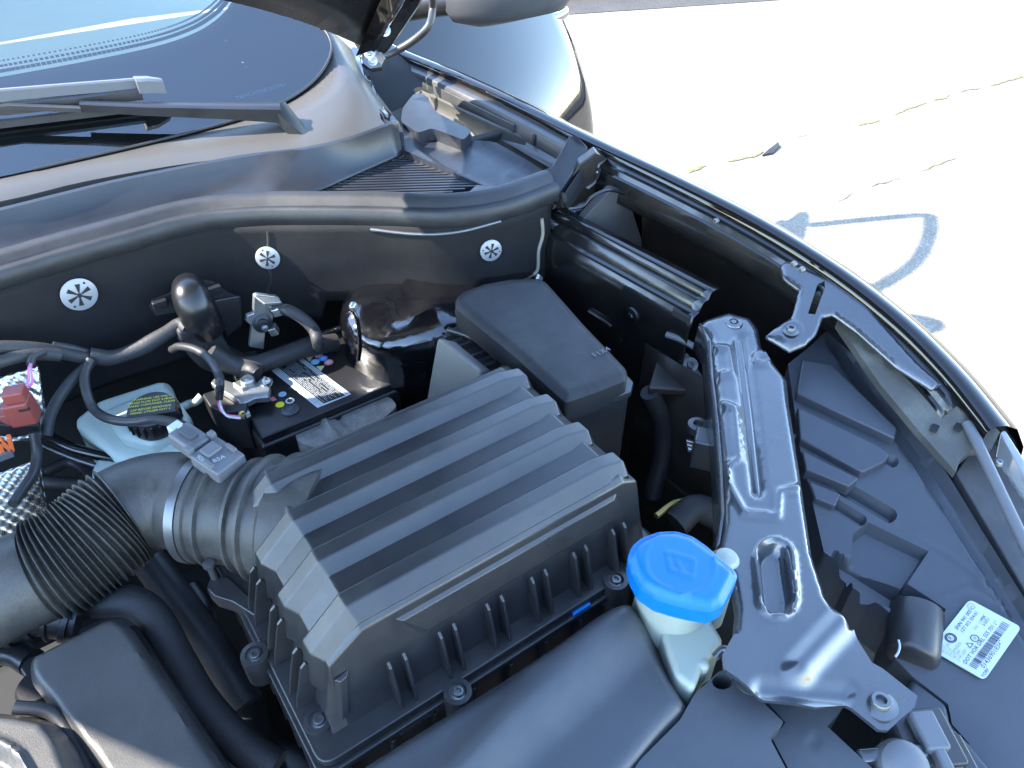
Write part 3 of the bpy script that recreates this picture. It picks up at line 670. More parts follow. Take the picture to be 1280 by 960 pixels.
# ------------------------------------------------------------------ air filter box
ab = thing('air_filter_box', 'large ribbed black air filter housing beside the blue cap', 'air filter box', (.24, .45, .70))
XL, XR, YF, YR, ZT, ZB = .088, .412, .366, .590, .990, .885
BXL, BXR, BYF, BYR = .050, .418, .344, .622
ch = .030   # sloping shoulder at both ends
sil = [(BXL, ZB), (XL-.022, ZT-.030), (XL+.012, ZT), (XR-.022, ZT), (XR-.002, ZT-.016), (BXR-.004, ZT-.04), (BXR, ZB)]   # outline across the car
def lid_row(y, dz, dyb): return [V(x, y-(dyb*(ZT-z)/(ZT-ZB)), z-(dz if 0 < i < 6 else 0)) for i, (x, z) in enumerate(sil)]
rows = [[V(x, BYF, ZB) for x, z in sil]]
rows = []
rows.append([V(x, BYF if 1 else y, min(z, ZB)) for x, z in sil])
rows.append([V(x, YF-.004, min(z, ZT-.006)) for x, z in sil])
rows.append([V(x, YF+.002, z) for x, z in sil])
rows.append([V(x, YR-.01, z) for x, z in sil])
rows.append([V(x, YR+.006, min(z, ZT-.016)) for x, z in sil])
rows.append([V(x, BYR, min(z, ZB)) for x, z in sil])
lid = loft('lid', rows, M_plastic, ab, ang=25, bev=.004)
# four raised ribs that wrap over the top and down the left end
def wrap_rib(y0, y1, h, s0=.010, s1=.006):
    path = [(XL-.031, ZB+.034), (XL-.022, ZT-.030), (XL+.012, ZT), (XR-.040, ZT), (XR-.012, ZT-.004), (XR+.002, ZT-.030)]
    hs = [h*.55, h*.9, h, h, h*.75, h*.25]; nr = [V(-1, 0, .25), V(-.85, 0, .55), V(-.25, 0, 1), V(.1, 0, 1), V(.4, 0, 1), V(.8, 0, .6)]
    rws = []
    for (x, z), hh, n in zip(path, hs, nr):
        n = n.normalized(); b = V(x, 0, z)-n*.002; t = V(x, 0, z)+n*hh
        rws.append([b+V(0, y0, 0), t+V(0, y0+s0, 0), t+V(0, y1-s1, 0), b+V(0, y1, 0)])
    o = loft('wrap_rib', rws, M_plastic, lid, close=True, ang=25, bev=.002)
    return o
pit = (YR-YF)/4
for k in range(4):
    y0 = YF-.001+pit*k*1.0
    wrap_rib(y0, y0+pit*.66, .0115, .014, .007)
# front face: raised frame panel and bevel strip
fn = V(0, -(ZT-ZB), -(BYF-YF)).normalized()
fn = V(0, -1, .2).normalized()
def front(x, z, h=0): t = (z-ZB)/(ZT-.006-ZB); return V(x, BYF+(YF-.004-BYF)*t, z)+fn*h
mk('face_panel', [front(.135, .972, .0028), front(.375, .972, .0028), front(.386, .946, .0028), front(.155, .946, .0028), front(.128, .977, -.001), front(.382, .977, -.001), front(.394, .941, -.001), front(.148, .941, -.001)],
   [(0, 1, 2, 3), (0, 4, 5, 1), (1, 5, 6, 2), (2, 6, 7, 3), (3, 7, 4, 0)], M_plastic, lid, bev=.001)
mk('corner_strip', [front(.070, .946, .003), front(.077, .948, .003), front(.068, .905, .003), front(.062, .902, .003), front(.067, .947, -.001), front(.080, .950, -.001), front(.071, .902, -.001), front(.059, .899, -.001)],
   [(0, 1, 2, 3), (0, 4, 5, 1), (1, 5, 6, 2), (2, 6, 7, 3), (3, 7, 4, 0)], M_plastic, lid, bev=.0008)
# fins
def fin(base, out, along, h, d, t=.003):
    b = Vector(base); out = Vector(out).normalized(); al = Vector(along).normalized()*t/2
    pr = [b-out*.003, b+out*d, b+out*d*.85+V(0, 0, h*.25), b+out*d*.25+V(0, 0, h*.92), b-out*.001+V(0, 0, h), b-out*.004+V(0, 0, h*.9)]
    n = len(pr); vs = [p-al for p in pr]+[p+al for p in pr]
    mk('rib', vs, [tuple(range(n)), tuple(range(2*n-1, n-1, -1))]+[(i, n+i, n+(i+1) % n, (i+1) % n) for i in range(n)], M_plastic, lid, bev=.0008)
for k, (a, b) in enumerate(((.112, .127), (.163, .178), (.214, .230), (.265, .281), (.316, .331), (.366, .381))):
    for x in (a, b):
        t = .5; fin(front(x, ZB+.004)+V(0, .001, 0), (0, -1, 0), (1, 0, 0), .056, .0165)
for k, (a, b) in enumerate(((.385, .402), (.437, .454), (.489, .506))):
    for y in (a, b): fin((BXL+.002, y, ZB+.004), (-1, 0, 0), (0, 1, 0), .060, .018)
# flange and lower half
def rrect(x0, x1, y0, y1, z, r=.014):
    out = []
    for cx, cy, a0 in ((x1-r, y1-r, 0), (x0+r, y1-r, 90), (x0+r, y0+r, 180), (x1-r, y0+r, 270)):
        for k in range(5): a = math.radians(a0+90*k/4); out.append(V(cx+r*math.cos(a), cy+r*math.sin(a), z))
    return out
prism('lid_flange', rrect(.030, .428, .324, .636, .889), .010, M_plastic, ab, bev=.002)
base = thing_base = prism('lower_half', rrect(.036, .424, .330, .630, .8785), .19, M_plastic, ab, bev=.004)
prism('base_flange', rrect(.026, .432, .320, .640, .8775), .008, M_plastic, ab, bev=.002)
for k in range(9): box('rib', (.052+.043*k, .326, .82), (.004, .012, .09), M_plastic, base, .001)
for k in range(8): box('rib', (.032, .345+.034*k, .82), (.012, .004, .09), M_plastic, base, .001)
for px, py in ((397, 897), (572, 862), (770, 722), (317, 815)):
    c = P(px, py, .896)
    boss = lathe('screw_boss', c-V(0, 0, .020), V(0, 0, 1), [(.013, -.02), (.0135, .012), (.013, .017), (.0085, .0175), (.008, .013), (.002, .012)], M_plastic, ab)
    bolt(c-V(0, 0, .007), V(.08, -.1, 1), .0052, boss, M_zinc_dark, name='screw')
bx = P(268, 712, .90)
br = prism('lid_bracket', [P(x, y, .893) for x, y in ((258, 735), (262, 722), (285, 720), (312, 745), (330, 762), (322, 772), (290, 752), (268, 745))], .02, M_plastic, ab, bev=.002)
lathe('screw', P(268, 722, .893), V(0, 0, 1), [(.0035, -.01), (.0035, .018), (.006, .02), (.006, .024), (.003, .025)], M_zinc_dark, br)
text('moulded_mark', '...VWVW 09...', .011, M_light_grey, base, V(.092, .3195, .8698), V(1, 0, 0), V(0, .0, 1), h=.0006)
box('blue_tab', P(726, 764, .875), (.022, .006, .014), M_blue, ab, .001)

# ------------------------------------------------------------------ intake hose with clamp and flow sensor
hz = .915
hose = thing('intake_hose', 'thick corrugated black intake hose running to the filter box', 'intake hose', (-.05, .65, .8))
def Hc(px, py, z=hz): return P(px, py, z)
axis = [Hc(268, 640, .920), Hc(228, 626, .920), Hc(190, 628, .920), Hc(152, 645, .92), Hc(110, 680, .915), Hc(62, 712, .91), Hc(10, 735, .905), Hc(-60, 770, .90)]
hc = crom(axis, 240)
def rr(t):
    t7 = t*7
    if 2.9 < t7 < 5.15:
        return .0525+.0040*math.sin((t7-2.9)*2*math.pi*18/2.25)
    if t7 <= 2.9: return .0555-.003*sst(0, 1.2, t7)
    return .050
tube('hose_body', axis, 0, M_plastic_dusty, hose, n=760, seg=40, rfun=rr)
neck = thing('air_box_outlet', 'round black outlet duct between hose clamp and filter box', 'outlet duct', (.06, .6, .8))
n0, n1 = Hc(258, 636, .922), Hc(372, 652, .925)
nd = (n1-n0).normalized()
lathe('outlet_body', n0, nd, [(.048, -.005), (.058, 0), (.058, .006), (.0555, .008), (.0555, .016), (.0600, .018), (.0600, .021), (.0555, .023), (.0555, .047), (.061, .050), (.062, .054), (.058, .056), (.060, .066), (.067, .068), (.068, .072), (.064, .075), (.066, .090), (.072, .095), (.072, .14)], M_plastic_dusty, neck, seg=56, ang=30)
cl = thing('hose_clamp', 'dusty steel band clamp around the intake hose end', 'hose clamp', n0)
lathe('band', n0-nd*.006, nd, [(.0575, -.005), (.0590, -.005), (.0590, .005), (.0575, .005)], M_zinc_dark, cl, seg=56)
kc = PP(222, 628, n0, nd)
kpos = P(216, 632, .955)
box('screw_housing', P(214, 634, .940), (.020, .012, .012), M_zinc_dark, cl, .002, ax=V(.3, -.6, -.4), ay=nd)
lathe('clamp_screw', P(212, 630, .942), V(.3, -.7, -.35), [(.004, -.006), (.0055, -.005), (.0055, .004), (.003, .012), (.003, .026)], M_brass, cl, seg=14)
maf = thing('air_flow_sensor', 'grey plugged air flow sensor on top of the intake duct', 'sensor', P(262, 575, .98))
ma, mb = P(225, 540, .992), P(288, 582, .988)
md = (mb-ma).normalized(); mw = V(md.y, -md.x, 0).normalized(); mw = mw if mw.y < 0 else -mw
box('sensor_body', ma+md*.060+V(0, 0, -.006), (.044, .036, .020), M_light_grey, maf, .003, ax=md, ay=mw)
box('sensor_foot', ma+md*.062+V(0, 0, -.024), (.036, .034, .026), M_plastic_smooth, maf, .002, ax=md, ay=mw)
plug = box('plug', ma+md*.016+V(0, 0, -.004), (.040, .026, .020), M_light_grey, maf, .004, ax=md, ay=mw, seg=3)
box('latch', ma+md*.016+V(0, 0, .008), (.022, .010, .006), M_plastic_grey, plug, .001, ax=md, ay=mw)
box('white_clip', ma+md*-.006+V(0, 0, .002), (.010, .014, .010), M_label, plug, .001, ax=md, ay=mw)
box('white_clip', ma+md*.006+V(0, 0, .0095), (.006, .005, .003), M_label, plug, .0005, ax=md, ay=mw)
box('raised_cap', ma+md*.052+V(0, 0, .006), (.016, .018, .005), M_light_grey, maf, .002, ax=md, ay=mw)
for s in (-1, 1):
    box('clip_lug', ma+md*.036+mw*.014*s+V(0, 0, .004), (.008, .007, .012), M_light_grey, maf, .001, ax=md, ay=mw)
    box('clip_lug', ma+md*.066+mw*.014*s+V(0, 0, .005), (.014, .005, .005), M_light_grey, maf, .001, ax=md, ay=mw)
text('moulded_mark', '906 461', .0075, M_label, maf, ma+md*.047+mw*.016+V(0, 0, .0046), md, -mw)
text('moulded_mark', 'B5A', .0075, M_label, maf, ma+md*.068+mw*.010+V(0, 0, .0046), md*.3-mw, -md)

# ------------------------------------------------------------------ intake scoop in front of the box
sc_ = thing('intake_duct', 'smooth dark plastic intake duct between filter box and blue cap', 'intake duct', (.2, .2, .7))
duct_o = [(395, 985), (430, 952), (500, 908), (600, 848), (700, 785), (755, 748), (775, 741), (795, 745), (820, 775), (850, 830), (876, 872), (872, 892), (840, 925), (790, 985), (740, 1040), (380, 1040)]
def dz(x, y):
    d = -sd_poly((x, y), duct_o); return .925-.030*(1-sst(0, 42, d))-.0
relief('duct_shell', duct_o, lambda x, y: .928, [lambda p: -.030*(1-sst(0, 34, -sd_poly(p, duct_o)))**1.6, lambda p: .016*(1-sst(0, 60, sd_line(p, [(800, 760), (640, 900), (500, 1040)]))),
        lambda p: -.006*(1-sst(0, 30, sd_line(p, [(640, 850), (560, 940), (480, 1040)])))], M_plastic_grey, sc_, step=9, skirt=.09, ang=60, roundc=10)

# ------------------------------------------------------------------ battery
bt = thing('car_battery', 'black car battery with white warning label', 'battery', (.25, .84, .66))
ZC = .842
def BP(px, py, h=0): return P(px, py, ZC+h)
bx0, bx1, by0, by1 = .142, .372, .787, .955
top = [V(bx0, by0, ZC), V(bx1, by0, ZC), V(bx1, by1, ZC), V(bx0, by1, ZC)]
case = prism('case', [v-V(0, 0, .012) for v in top], .16, M_plastic_smooth, bt, bev=.006, seg=3)
prism('top_cover', [V(bx0+.004, by0+.004, ZC), V(bx1-.004, by0+.004, ZC), V(bx1-.004, by1-.004, ZC), V(bx0+.004, by1-.004, ZC)], .013, M_plastic_smooth, bt, bev=.003)
# raised rear and right rim
tube('rim', [V(bx0+.06, by1, ZC+.004), V(bx1-.015, by1, ZC+.004), V(bx1, by1-.02, ZC+.004), V(bx1, by0+.01, ZC+.004)], .006, M_plastic_smooth, bt)
c4 = [BP(336, 461), BP(377, 447), BP(439, 493), BP(397, 510)]
lab = quadsheet('warning_label', c4, M_label, bt)
u = (c4[3]-c4[0]); v = (c4[1]-c4[0])
def LP(a, b, h=.0009): return c4[0]+u*a+v*b+V(0, 0, h)
quadsheet('print_block', [LP(.03, .22, 0), LP(.03, .86, 0), LP(.97, .86, 0), LP(.97, .22, 0)], M_ink, lab, h=.0008)
rs = random.Random(3)
vs = []; fs = []
for r_ in range(13):
    b0 = .26+.6*r_/13; a = .05
    while a < .93:
        l = rs.choice((.03, .05, .09, .14)); e = min(a+l, .95)
        if rs.random() < .8: k = len(vs); vs += [LP(a, b0, .0012), LP(a, b0+.012, .0012), LP(e, b0+.012, .0012), LP(e, b0, .0012)]; fs.append((k, k+1, k+2, k+3))
        a = e+.014
mk('print_lines', vs, fs, M_label, lab)['kind'] = 'stuff'
vs = []; fs = []
for r_, b0 in enumerate((.05, .11, .165, .90, .945)):
    a = .03
    while a < .95:
        e = a+rs.choice((.02, .035, .05))
        k = len(vs); vs += [LP(a, b0, .0009), LP(a, b0+.025, .0009), LP(e, b0+.025, .0009), LP(e, b0, .0009)]; fs.append((k, k+1, k+2, k+3)); a = e+.012
mk('print_lines', vs, fs, M_ink_grey, lab)['kind'] = 'stuff'
def mark(px, py, r, m, m2=None, nm='printed_mark', sx=1):
    c = BP(px, py, .0006); o = lathe(nm, c, V(0, 0, 1), [(r, 0), (r, .0005)], m, bt, seg=20)
    if m2: lathe('mark_centre', c+V(0, 0, .0005), V(0, 0, 1), [(r*.62, 0), (r*.62, .0003)], m2, o, seg=16)
mark(398, 444, .0068, M_red_ink, M_label); mark(404, 448, .0066, M_blue_ink, M_cyan_ink); mark(411, 453, .0068, M_red_ink, M_label); mark(394, 452.5, .0066, M_cyan_ink, M_label)
for px, py in ((386, 447), (400, 459)): mk('warning_triangle', [BP(px-5, py-1, .001), BP(px+6, py-2, .001), BP(px+1, py+5, .001)], [(0, 1, 2)], mat('pale_yellow_print', (.55, .52, .25), .5) if px == 386 else bpy.data.materials['pale_yellow_print'], bt)
quadsheet('printed_mark', [BP(387, 440.5), BP(397, 437.5), BP(397.5, 438.7), BP(387.5, 441.7)], M_label, bt)
mark(353, 493, .0056, M_label, M_cyan_ink); mark(350, 506, .0062, M_yellow); mark(362.5, 501, .0062, M_label, M_ink)
quadsheet('printed_mark', [BP(336, 498), BP(342, 496), BP(346, 500), BP(340, 502)], M_red_ink, bt)
lathe('vent_plug', BP(363, 513), V(0, 0, 1), [(.0125, 0), (.0125, .002), (.009, .003), (.0085, .0015), (.005, .002), (.004, .0035), (.001, .0035)], M_plastic_grey, bt)
# dusty front ledge of the battery tray
lg = relief('tray_ledge', [(372, 552), (368, 540), (380, 528), (420, 508), (470, 494), (488, 496), (497, 508), (470, 530), (400, 562)], lambda x, y: .826, [bead([(400, 520), (420, 545)], 4, .006, 3), bead([(414, 514), (440, 535)], 3, -.005, 2)], M_plastic_dusty, bt, step=4, skirt=.05, roundc=6)
lg.active_material = mat('grey_dust_layer', (.10, .10, .095), .7, bump=.6, bscale=300, dust=.9, dcol=(.30, .30, .28), dscale=40)
box('tray_wall', V(.245, .700, .77), (.22, .006, .09), M_plastic, bt, .002)
# negative pole clamp with battery sensor
pc = thing('battery_terminal', 'bright zinc battery terminal clamp with nut and cable lug', 'terminal clamp', BP(305, 490))
prism('clamp_plate', [BP(x, y, .022) for x, y in ((263, 478), (268, 472), (280, 474), (292, 478), (303, 472), (320, 476), (338, 483), (336, 496), (318, 498), (301, 506), (296, 500), (284, 492), (270, 484))], .010, M_zinc, pc, bev=.002)
lathe('post', BP(313, 488, .010), V(0, 0, 1), [(.0105, 0), (.010, .020), (.0085, .022), (.008, .018)], M_zinc, pc)
lathe('nut', BP(331, 479, .020), V(.5, -.6, .5), [(.009, -.004), (.009, .005), (.006, .006), (.005, .012), (.003, .013)], M_zinc, pc, seg=6)
prism('clamp_jaw', [BP(x, y, .027) for x, y in ((290, 478), (303, 474), (313, 480), (302, 486))], .008, M_zinc, pc, bev=.0015)
prism('sensor_housing', [BP(x, y, .012) for x, y in ((252, 492), (270, 486), (300, 505), (312, 510), (308, 523), (285, 520), (262, 508))], .06, M_plastic_smooth, pc, bev=.003)
sp_ = box('sensor_plug', BP(296, 514, .020), (.030, .016, .014), M_plastic_smooth, pc, .002, ax=V(.8, -.4, 0))
box('white_clip', BP(309, 517, .018), (.006, .009, .008), M_label, sp_, .001)
lathe('yellow_seal', BP(302, 518, .022), V(.3, -.8, .4), [(.005, 0), (.005, .003), (.003, .0035), (.0025, .001)], M_brass, sp_, seg=14)
for k, m in enumerate((M_pink, M_whitewire)):
    tube('wire', [BP(274+k, 495, .03), BP(274+k*2, 508, .03), BP(282+k*2, 518+k*2, .026), BP(301, 521+k*2, .022)], .0016, m, pc, seg=8)
cbl = tube('sensor_cable', [PY(215, 437, .95), PY(225, 433, .93), PY(245, 437, .90), PY(262, 449, .87), PY(273, 468, .84), PY(275, 482, .81), BP(274, 497, .028)], .0055, M_wire); tag(cbl, 'thin black cable arching down to the battery terminal', 'cable')
# cable bar clamp on the firewall
zc = thing('positive_clamp', 'upright bare metal cable clamp in front of the felt', 'cable clamp', PY(325, 430, .93))
Y9 = .93
prism('clamp_plate', [PY(x, y, Y9) for x, y in ((318, 370), (322, 368), (346, 371), (351, 374), (350, 379), (342, 378), (343, 390), (341, 402), (333, 404), (330, 437), (312, 434), (315, 408), (308, 402), (309, 395), (317, 392))], V(0, .008, 0), M_zinc, zc, bev=.0015)
prism('folded_lip', [PY(318, 370, Y9-.003), PY(346, 371, Y9-.003), PY(352, 377, Y9-.03), PY(330, 379, Y9-.03)], .004, M_zinc, zc, bev=.001)
bolt(PY(328, 404, Y9-.002), V(-.1, -1, .25), .008, zc, M_plastic_smooth, name='nut')
lathe('stud', PY(329, 407, Y9-.006), V(-.1, -1, .25), [(.0045, 0), (.0045, .014), (.002, .015)], M_zinc_dark, zc, seg=14)
for px, py in ((346, 388), (342, 412)): box('clamp_ear', PY(px, py, Y9-.004), (.012, .014, .014), M_zinc, zc, .002, ax=V(.7, -.4, .2))
tag(tube('clamp_cable', [PY(340, 386, .93), PY(360, 388, .92), PY(378, 398, .905), (PY(392, 412, .89)), PY(397, 428, .875), P(398, 440, .80)], .0085, M_tape), 'taped cable bending down from the bare metal clamp', 'cable')

# ------------------------------------------------------------------ ECU and fuse box
ec = thing('engine_computer', 'finned silver engine computer beside the black fuse box', 'engine computer', P(580, 470, .80))
eo = [(549, 425), (556, 422), (606, 462), (600, 500), (535, 500), (541, 460)]
prism('alu_case', [PY(546, 426, .66), PY(551, 422, .66), PY(600, 462, .60), PY(606, 500, .58), PY(533, 500, .66)], V(.03, .02, -.03), M_alu, ec, bev=.003)
prism('bracket', [P(546, 423, .925), P(570, 406, .93), P(640, 455, .93), P(612, 470, .925)], .04, M_plastic, ec, bev=.003)
for k in range(4):
    a = P(556+k*17, 424+k*11.5, .936); b = P(582+k*17, 414+k*12, .936)
    box('rib', (a+b)/2, ((b-a).length, .004, .010), M_plastic, ec, .001, ax=b-a)
tube('rail', [P(560, 412, .945), P(585, 420, .945), P(615, 436, .945), P(645, 456, .94)], .004, M_plastic, ec)
fb_ = thing('fuse_box', 'black fuse box with smooth clipped lid', 'fuse box', P(690, 480, .80))
flo = [(570, 368), (580, 360), (605, 351), (640, 345), (672, 344), (682, 348), (730, 402), (783, 457), (785, 466), (783, 471), (745, 486), (708, 499), (702, 494), (640, 438), (568, 380)]
relief('lid', flo, lambda x, y: .985-.0*(y-350), [lambda p: -.006*(1-sst(0, 7, -sd_poly(p, flo)))], M_matte, fb_, step=5, skirt=.030, ang=50, roundc=6)
prism('box_body', [P(x, y+16, .955) for x, y in ((572, 371), (606, 355), (680, 350), (788, 463), (786, 473), (709, 500), (700, 492))], .20, M_plastic, fb_, bev=.004, flare=-.02)
prism('lid_rim', [P(x, y+14, .960) for x, y in ((568, 372), (605, 352), (683, 347), (792, 463), (789, 475), (708, 503), (698, 495))], .010, M_plastic, fb_, bev=.002)
lat = box('latch', P(757, 478, .962)+V(-.003, -.014, -.006), (.030, .010, .030), M_plastic_smooth, fb_, .002, ax=P(770, 470, .96)-P(742, 481, .96))
box('latch_loop', P(757, 476, .973)+V(-.002, -.006, 0), (.022, .006, .012), M_plastic, lat, .001, ax=P(770, 470, .96)-P(742, 481, .96))
box('box_rib', P(745, 500, .93), (.006, .008, .07), M_plastic, fb_, .002)
text('moulded_mark', 'F1X4', .012, M_light_grey, fb_, P(744, 447, .986), P(765, 437, .986)-P(744, 447, .986), P(750, 440, .985)-P(757, 450, .985), h=.0004)
box('foil_flap', PY(674, 348, .76), (.010, .006, .014), M_zinc, fb_, .003, ax=V(.5, .4, .4))

# ------------------------------------------------------------------ washer filler with blue cap
wt = thing('washer_filler', 'white washer fluid filler neck with bright blue cap', 'washer filler', P(860, 830, .80))
cz = 1.0
cap_o = [(785, 692), (790, 678), (802, 667), (824, 659), (846, 658), (866, 664), (884, 676), (900, 690), (921, 708), (924, 716), (905, 752), (890, 760), (868, 757), (846, 752), (820, 744), (800, 730), (790, 712)]
cp = relief('blue_cap', cap_o, lambda x, y: cz, [lambda p: -.007*(1-sst(0, 12, -sd_poly(p, cap_o))), ring([(842, 700), (858, 708)], 36, 1.2, .0015), bead([(833, 690), (868, 700), (866, 722), (838, 712), (833, 690)], 1.5, .0012, 1.5), bead([(846, 700), (852, 712)], 1.5, .001, 1.5)], M_blue, wt, step=3.5, skirt=.016, ang=50, roundc=5)
cc_ = P(842, 712, .985)
lathe('neck', cc_, V(.10, -.02, -1), [(.031, -.005), (.033, .01), (.034, .03), (.033, .05), (.036, .07), (.038, .12), (.04, .25)], M_white_tank, wt, seg=36)
prism('neck_web', [P(x, y, .93) for x, y in ((825, 785), (884, 765), (906, 800), (880, 830), (868, 862), (845, 845))], .12, M_white_tank, wt, bev=.006, seg=3)
box('neck_lug', P(873, 838, .915), (.016, .012, .03), M_white_tank, wt, .005, ax=V(.7, -.5, 0), seg=3)
lathe('rear_bulge', P(908, 697, .962), V(0, 0, 1), [(.014, -.1), (.014, -.004), (.010, .002), (.003, .004)], M_white_tank, wt)

# ------------------------------------------------------------------ stamped brace
bzf = zplane((905, 395, .985), (985, 560, .965), (1100, 880, .93))
bo = [(874, 402), (884, 394), (912, 385), (938, 392), (949, 405), (953, 428), (985, 470), (988, 500), (1002, 590), (1017, 690), (1034, 742), (1066, 790), (1090, 828), (1104, 836), (1147, 870), (1143, 884), (1110, 913), (1098, 912), (1058, 880), (1020, 884), (988, 877), (955, 874), (920, 846), (905, 836), (903, 818), (918, 792), (921, 760), (914, 720), (898, 688), (905, 655), (905, 600), (898, 510), (890, 440), (888, 420)]
hole = [(948, 690), (955, 681), (971, 679), (981, 686), (990, 752), (984, 766), (962, 766), (955, 755)]
def skirtdrop(p): return -.010*(1-sst(0, 9, -sd_poly(p, bo)))
brace = thing('headlight_brace', 'long black stamped steel brace beside the headlight', 'steel brace', P(950, 640, .93))
relief('brace_plate', bo, bzf, [
    lambda p: -.008*(1-sst(0, 7, -sd_poly(p, bo))) if p[1] < 790 else 0,
    bead([(926, 425), (938, 520), (948, 612)], 8, -.005, 5), bead([(926, 425), (938, 520), (948, 612)], 3, .003, 2),
    bead([(893, 434), (910, 436), (915, 466), (897, 470)], 3, .004, 3), bead([(900, 505), (917, 510), (923, 575), (908, 584), (912, 610), (930, 642), (972, 646), (974, 615), (1000, 610)], 3.5, .0045, 3.5),
    ring([(968, 700), (972, 748)], 22, 5, .005), pad(hole, -.011, 5),
    lambda p: .004*(1-sst(10, 15, math.hypot(p[0]-952, (p[1]-449)*1.3))) - .003*(1-sst(5, 9, math.hypot(p[0]-952, (p[1]-449)*1.3))),
    lambda p: .010*(1-sst(0, 30, sd_line(p, [(1000, 835), (1070, 760)]))), lambda p: -.012*sst(0, 60, p[1]-800)*(1-sst(0, 60, sd_line(p, [(1070, 840), (1120, 880)])))*0,
    lambda p: -.006*(1-sst(0, 22, sd_line(p, [(955, 860), (1055, 868)])))], M_stamped, brace, step=4.5, skirt=.004, ang=60,
    cons=[off_loop([(926, 425), (938, 520), (948, 612)], k) for k in (1, 3, 5, 8, 13)]+[off_loop([(968, 700), (972, 748)], k) for k in (14, 18, 22, 26, 30)]+[off_poly(hole, k) for k in (-5, 0)]+[off_loop([(897, 434), (910, 436), (915, 466), (901, 470)], k) for k in (1, 4)])
# down-turned inner side of the brace
inn = [(876, 404), (889, 425), (892, 470), (898, 520), (904, 590), (906, 640), (900, 680)]
loft('side_fold', [[P(x, y, bzf(x, y)-.004) for x, y in inn], [P(x, y, bzf(x, y)-.004)+V(-.004, .0, -.04) for x, y in inn]], M_stamped, brace, solid=.002)
bolt(P(1099, 882, .928), V(0, .1, 1), .0085, brace, M_zinc_dark); bolt(P(938, 852, .934), V(0, .1, 1), .0075, brace, M_zinc_dark)
lathe('dimple', P(917, 403, .984), V(0, 0, 1), [(.012, -.001), (.011, .001), (.006, .0015), (.005, -.003), (.0035, .002), (.001, .002)], M_stamped, brace)
lathe('hole', P(962, 764, .936), V(0, 0, 1), [(.004, 0), (.004, .0006)], M_dark, brace, seg=14)
tube('bracket_loop', [P(893, 822, .94), P(905, 812, .945), P(918, 822, .945), P(914, 832, .94)], .004, M_stamped, brace)
hk = thing('wire_clip', 'black clip with metal spring under the steel brace', 'clip', P(880, 560, .90))
box('clip_body', P(884, 562, .915), (.035, .03, .045), M_plastic, hk, .004, ax=V(.6, -.8, 0))
lathe('clip_ring', P(872, 533, .93), V(0, 0, 1), [(.012, -.006), (.012, .004), (.006, .005), (.005, .0)], M_plastic, hk)
for k in range(3): box('spring', P(864+k, 553+k*5, .915), (.012, .004, .005), M_zinc, hk, .001, ax=V(.6, -.8, 0))
gw = tube('ground_strap', [P(833, 418, .93), P(850, 424, .93), P(868, 434, .925), P(882, 448, .915), P(892, 468, .90), P(894, 490, .88)], .0045, M_light_grey); tag(gw, 'grey ground wire with lug beneath the steel brace', 'wire')

# ------------------------------------------------------------------ fender bracket and dusty inner panel
pan = thing('fender_inner_panel', 'dusty grey-green panel between headlight and fender edge', 'inner panel', P(1130, 480, .93))
po = [(1046, 402), (1056, 392), (1090, 408), (1150, 445), (1190, 480), (1232, 522), (1250, 540), (1240, 560), (1215, 562), (1200, 575), (1195, 590), (1150, 540), (1100, 480)]
pzf = zplane((1050, 400, .985), (1235, 530, .955), (1150, 540, .938))
pmat = mat('dusty_panel', (.05, .048, .042), .55, dust=.8, dcol=(.15, .145, .12), dscale=16, bump=.2)
relief('panel_sheet', po, pzf, [ring([(1090, 430), (1092, 431)], 14, 2, .003), ring([(1115, 450), (1117, 452)], 13, 2, .003), bead([(1148, 440), (1180, 466)], 2, .003, 2), bead([(1175, 495), (1200, 515), (1230, 520)], 3, .004, 3)], pmat, pan, step=5, skirt=.01, ang=50)
for px, py in ((1168, 535), (1198, 534), (1224, 523)): box('slot', P(px, py, pzf(px, py)+.001), (.014, .008, .003), M_dark, pan, .001, ax=V(.7, .2, 0))
fbk = thing('fender_bracket', 'black slotted steel bracket bolted to the fender edge', 'bracket', P(1000, 400, .95))
bk = [(976, 330), (985, 322), (1000, 330), (1030, 342), (1060, 350), (1080, 368), (1104, 402), (1146, 450), (1178, 478), (1166, 484), (1120, 455), (1072, 412), (1042, 390), (1030, 393), (1022, 414), (1008, 428), (988, 436), (958, 418), (975, 404), (990, 395), (1000, 360), (980, 345)]
bkz = zplane((985, 330, 1.022), (990, 430, .985), (1180, 488, .975))
relief('bracket_plate', bk, bkz, [lambda p: -.003*(1-sst(0, 5, -sd_poly(p, bk))), ring([(988, 415), (990, 415)], 11, 2, .003)], M_stamped, fbk, step=4, skirt=.004, ang=60,
       holes=[[(1010, 392), (1022, 355), (1031, 351), (1031, 360), (1019, 393)]])
bolt(P(988, 414, bkz(988, 414)), V(0, 0, 1), .006, fbk, M_zinc_dark)
tube('lug', [P(993, 410, .985), P(1003, 402, .988)], .006, M_stamped, fbk)
rodo = thing('support_rod', 'grey painted rod lying along the headlight edge', 'rod', P(1240, 600, .93))
tube('rod', [P(1209, 530, .952), P(1222, 555, .950), P(1250, 615, .94), P(1290, 700, .925), P(1330, 790, .91)], .0062, M_light_grey, rodo)
prism('rod_foot', [P(1200, 528, .945), P(1216, 522, .948), P(1226, 545, .945), P(1212, 550, .942)], .012, M_light_grey, rodo, bev=.003)

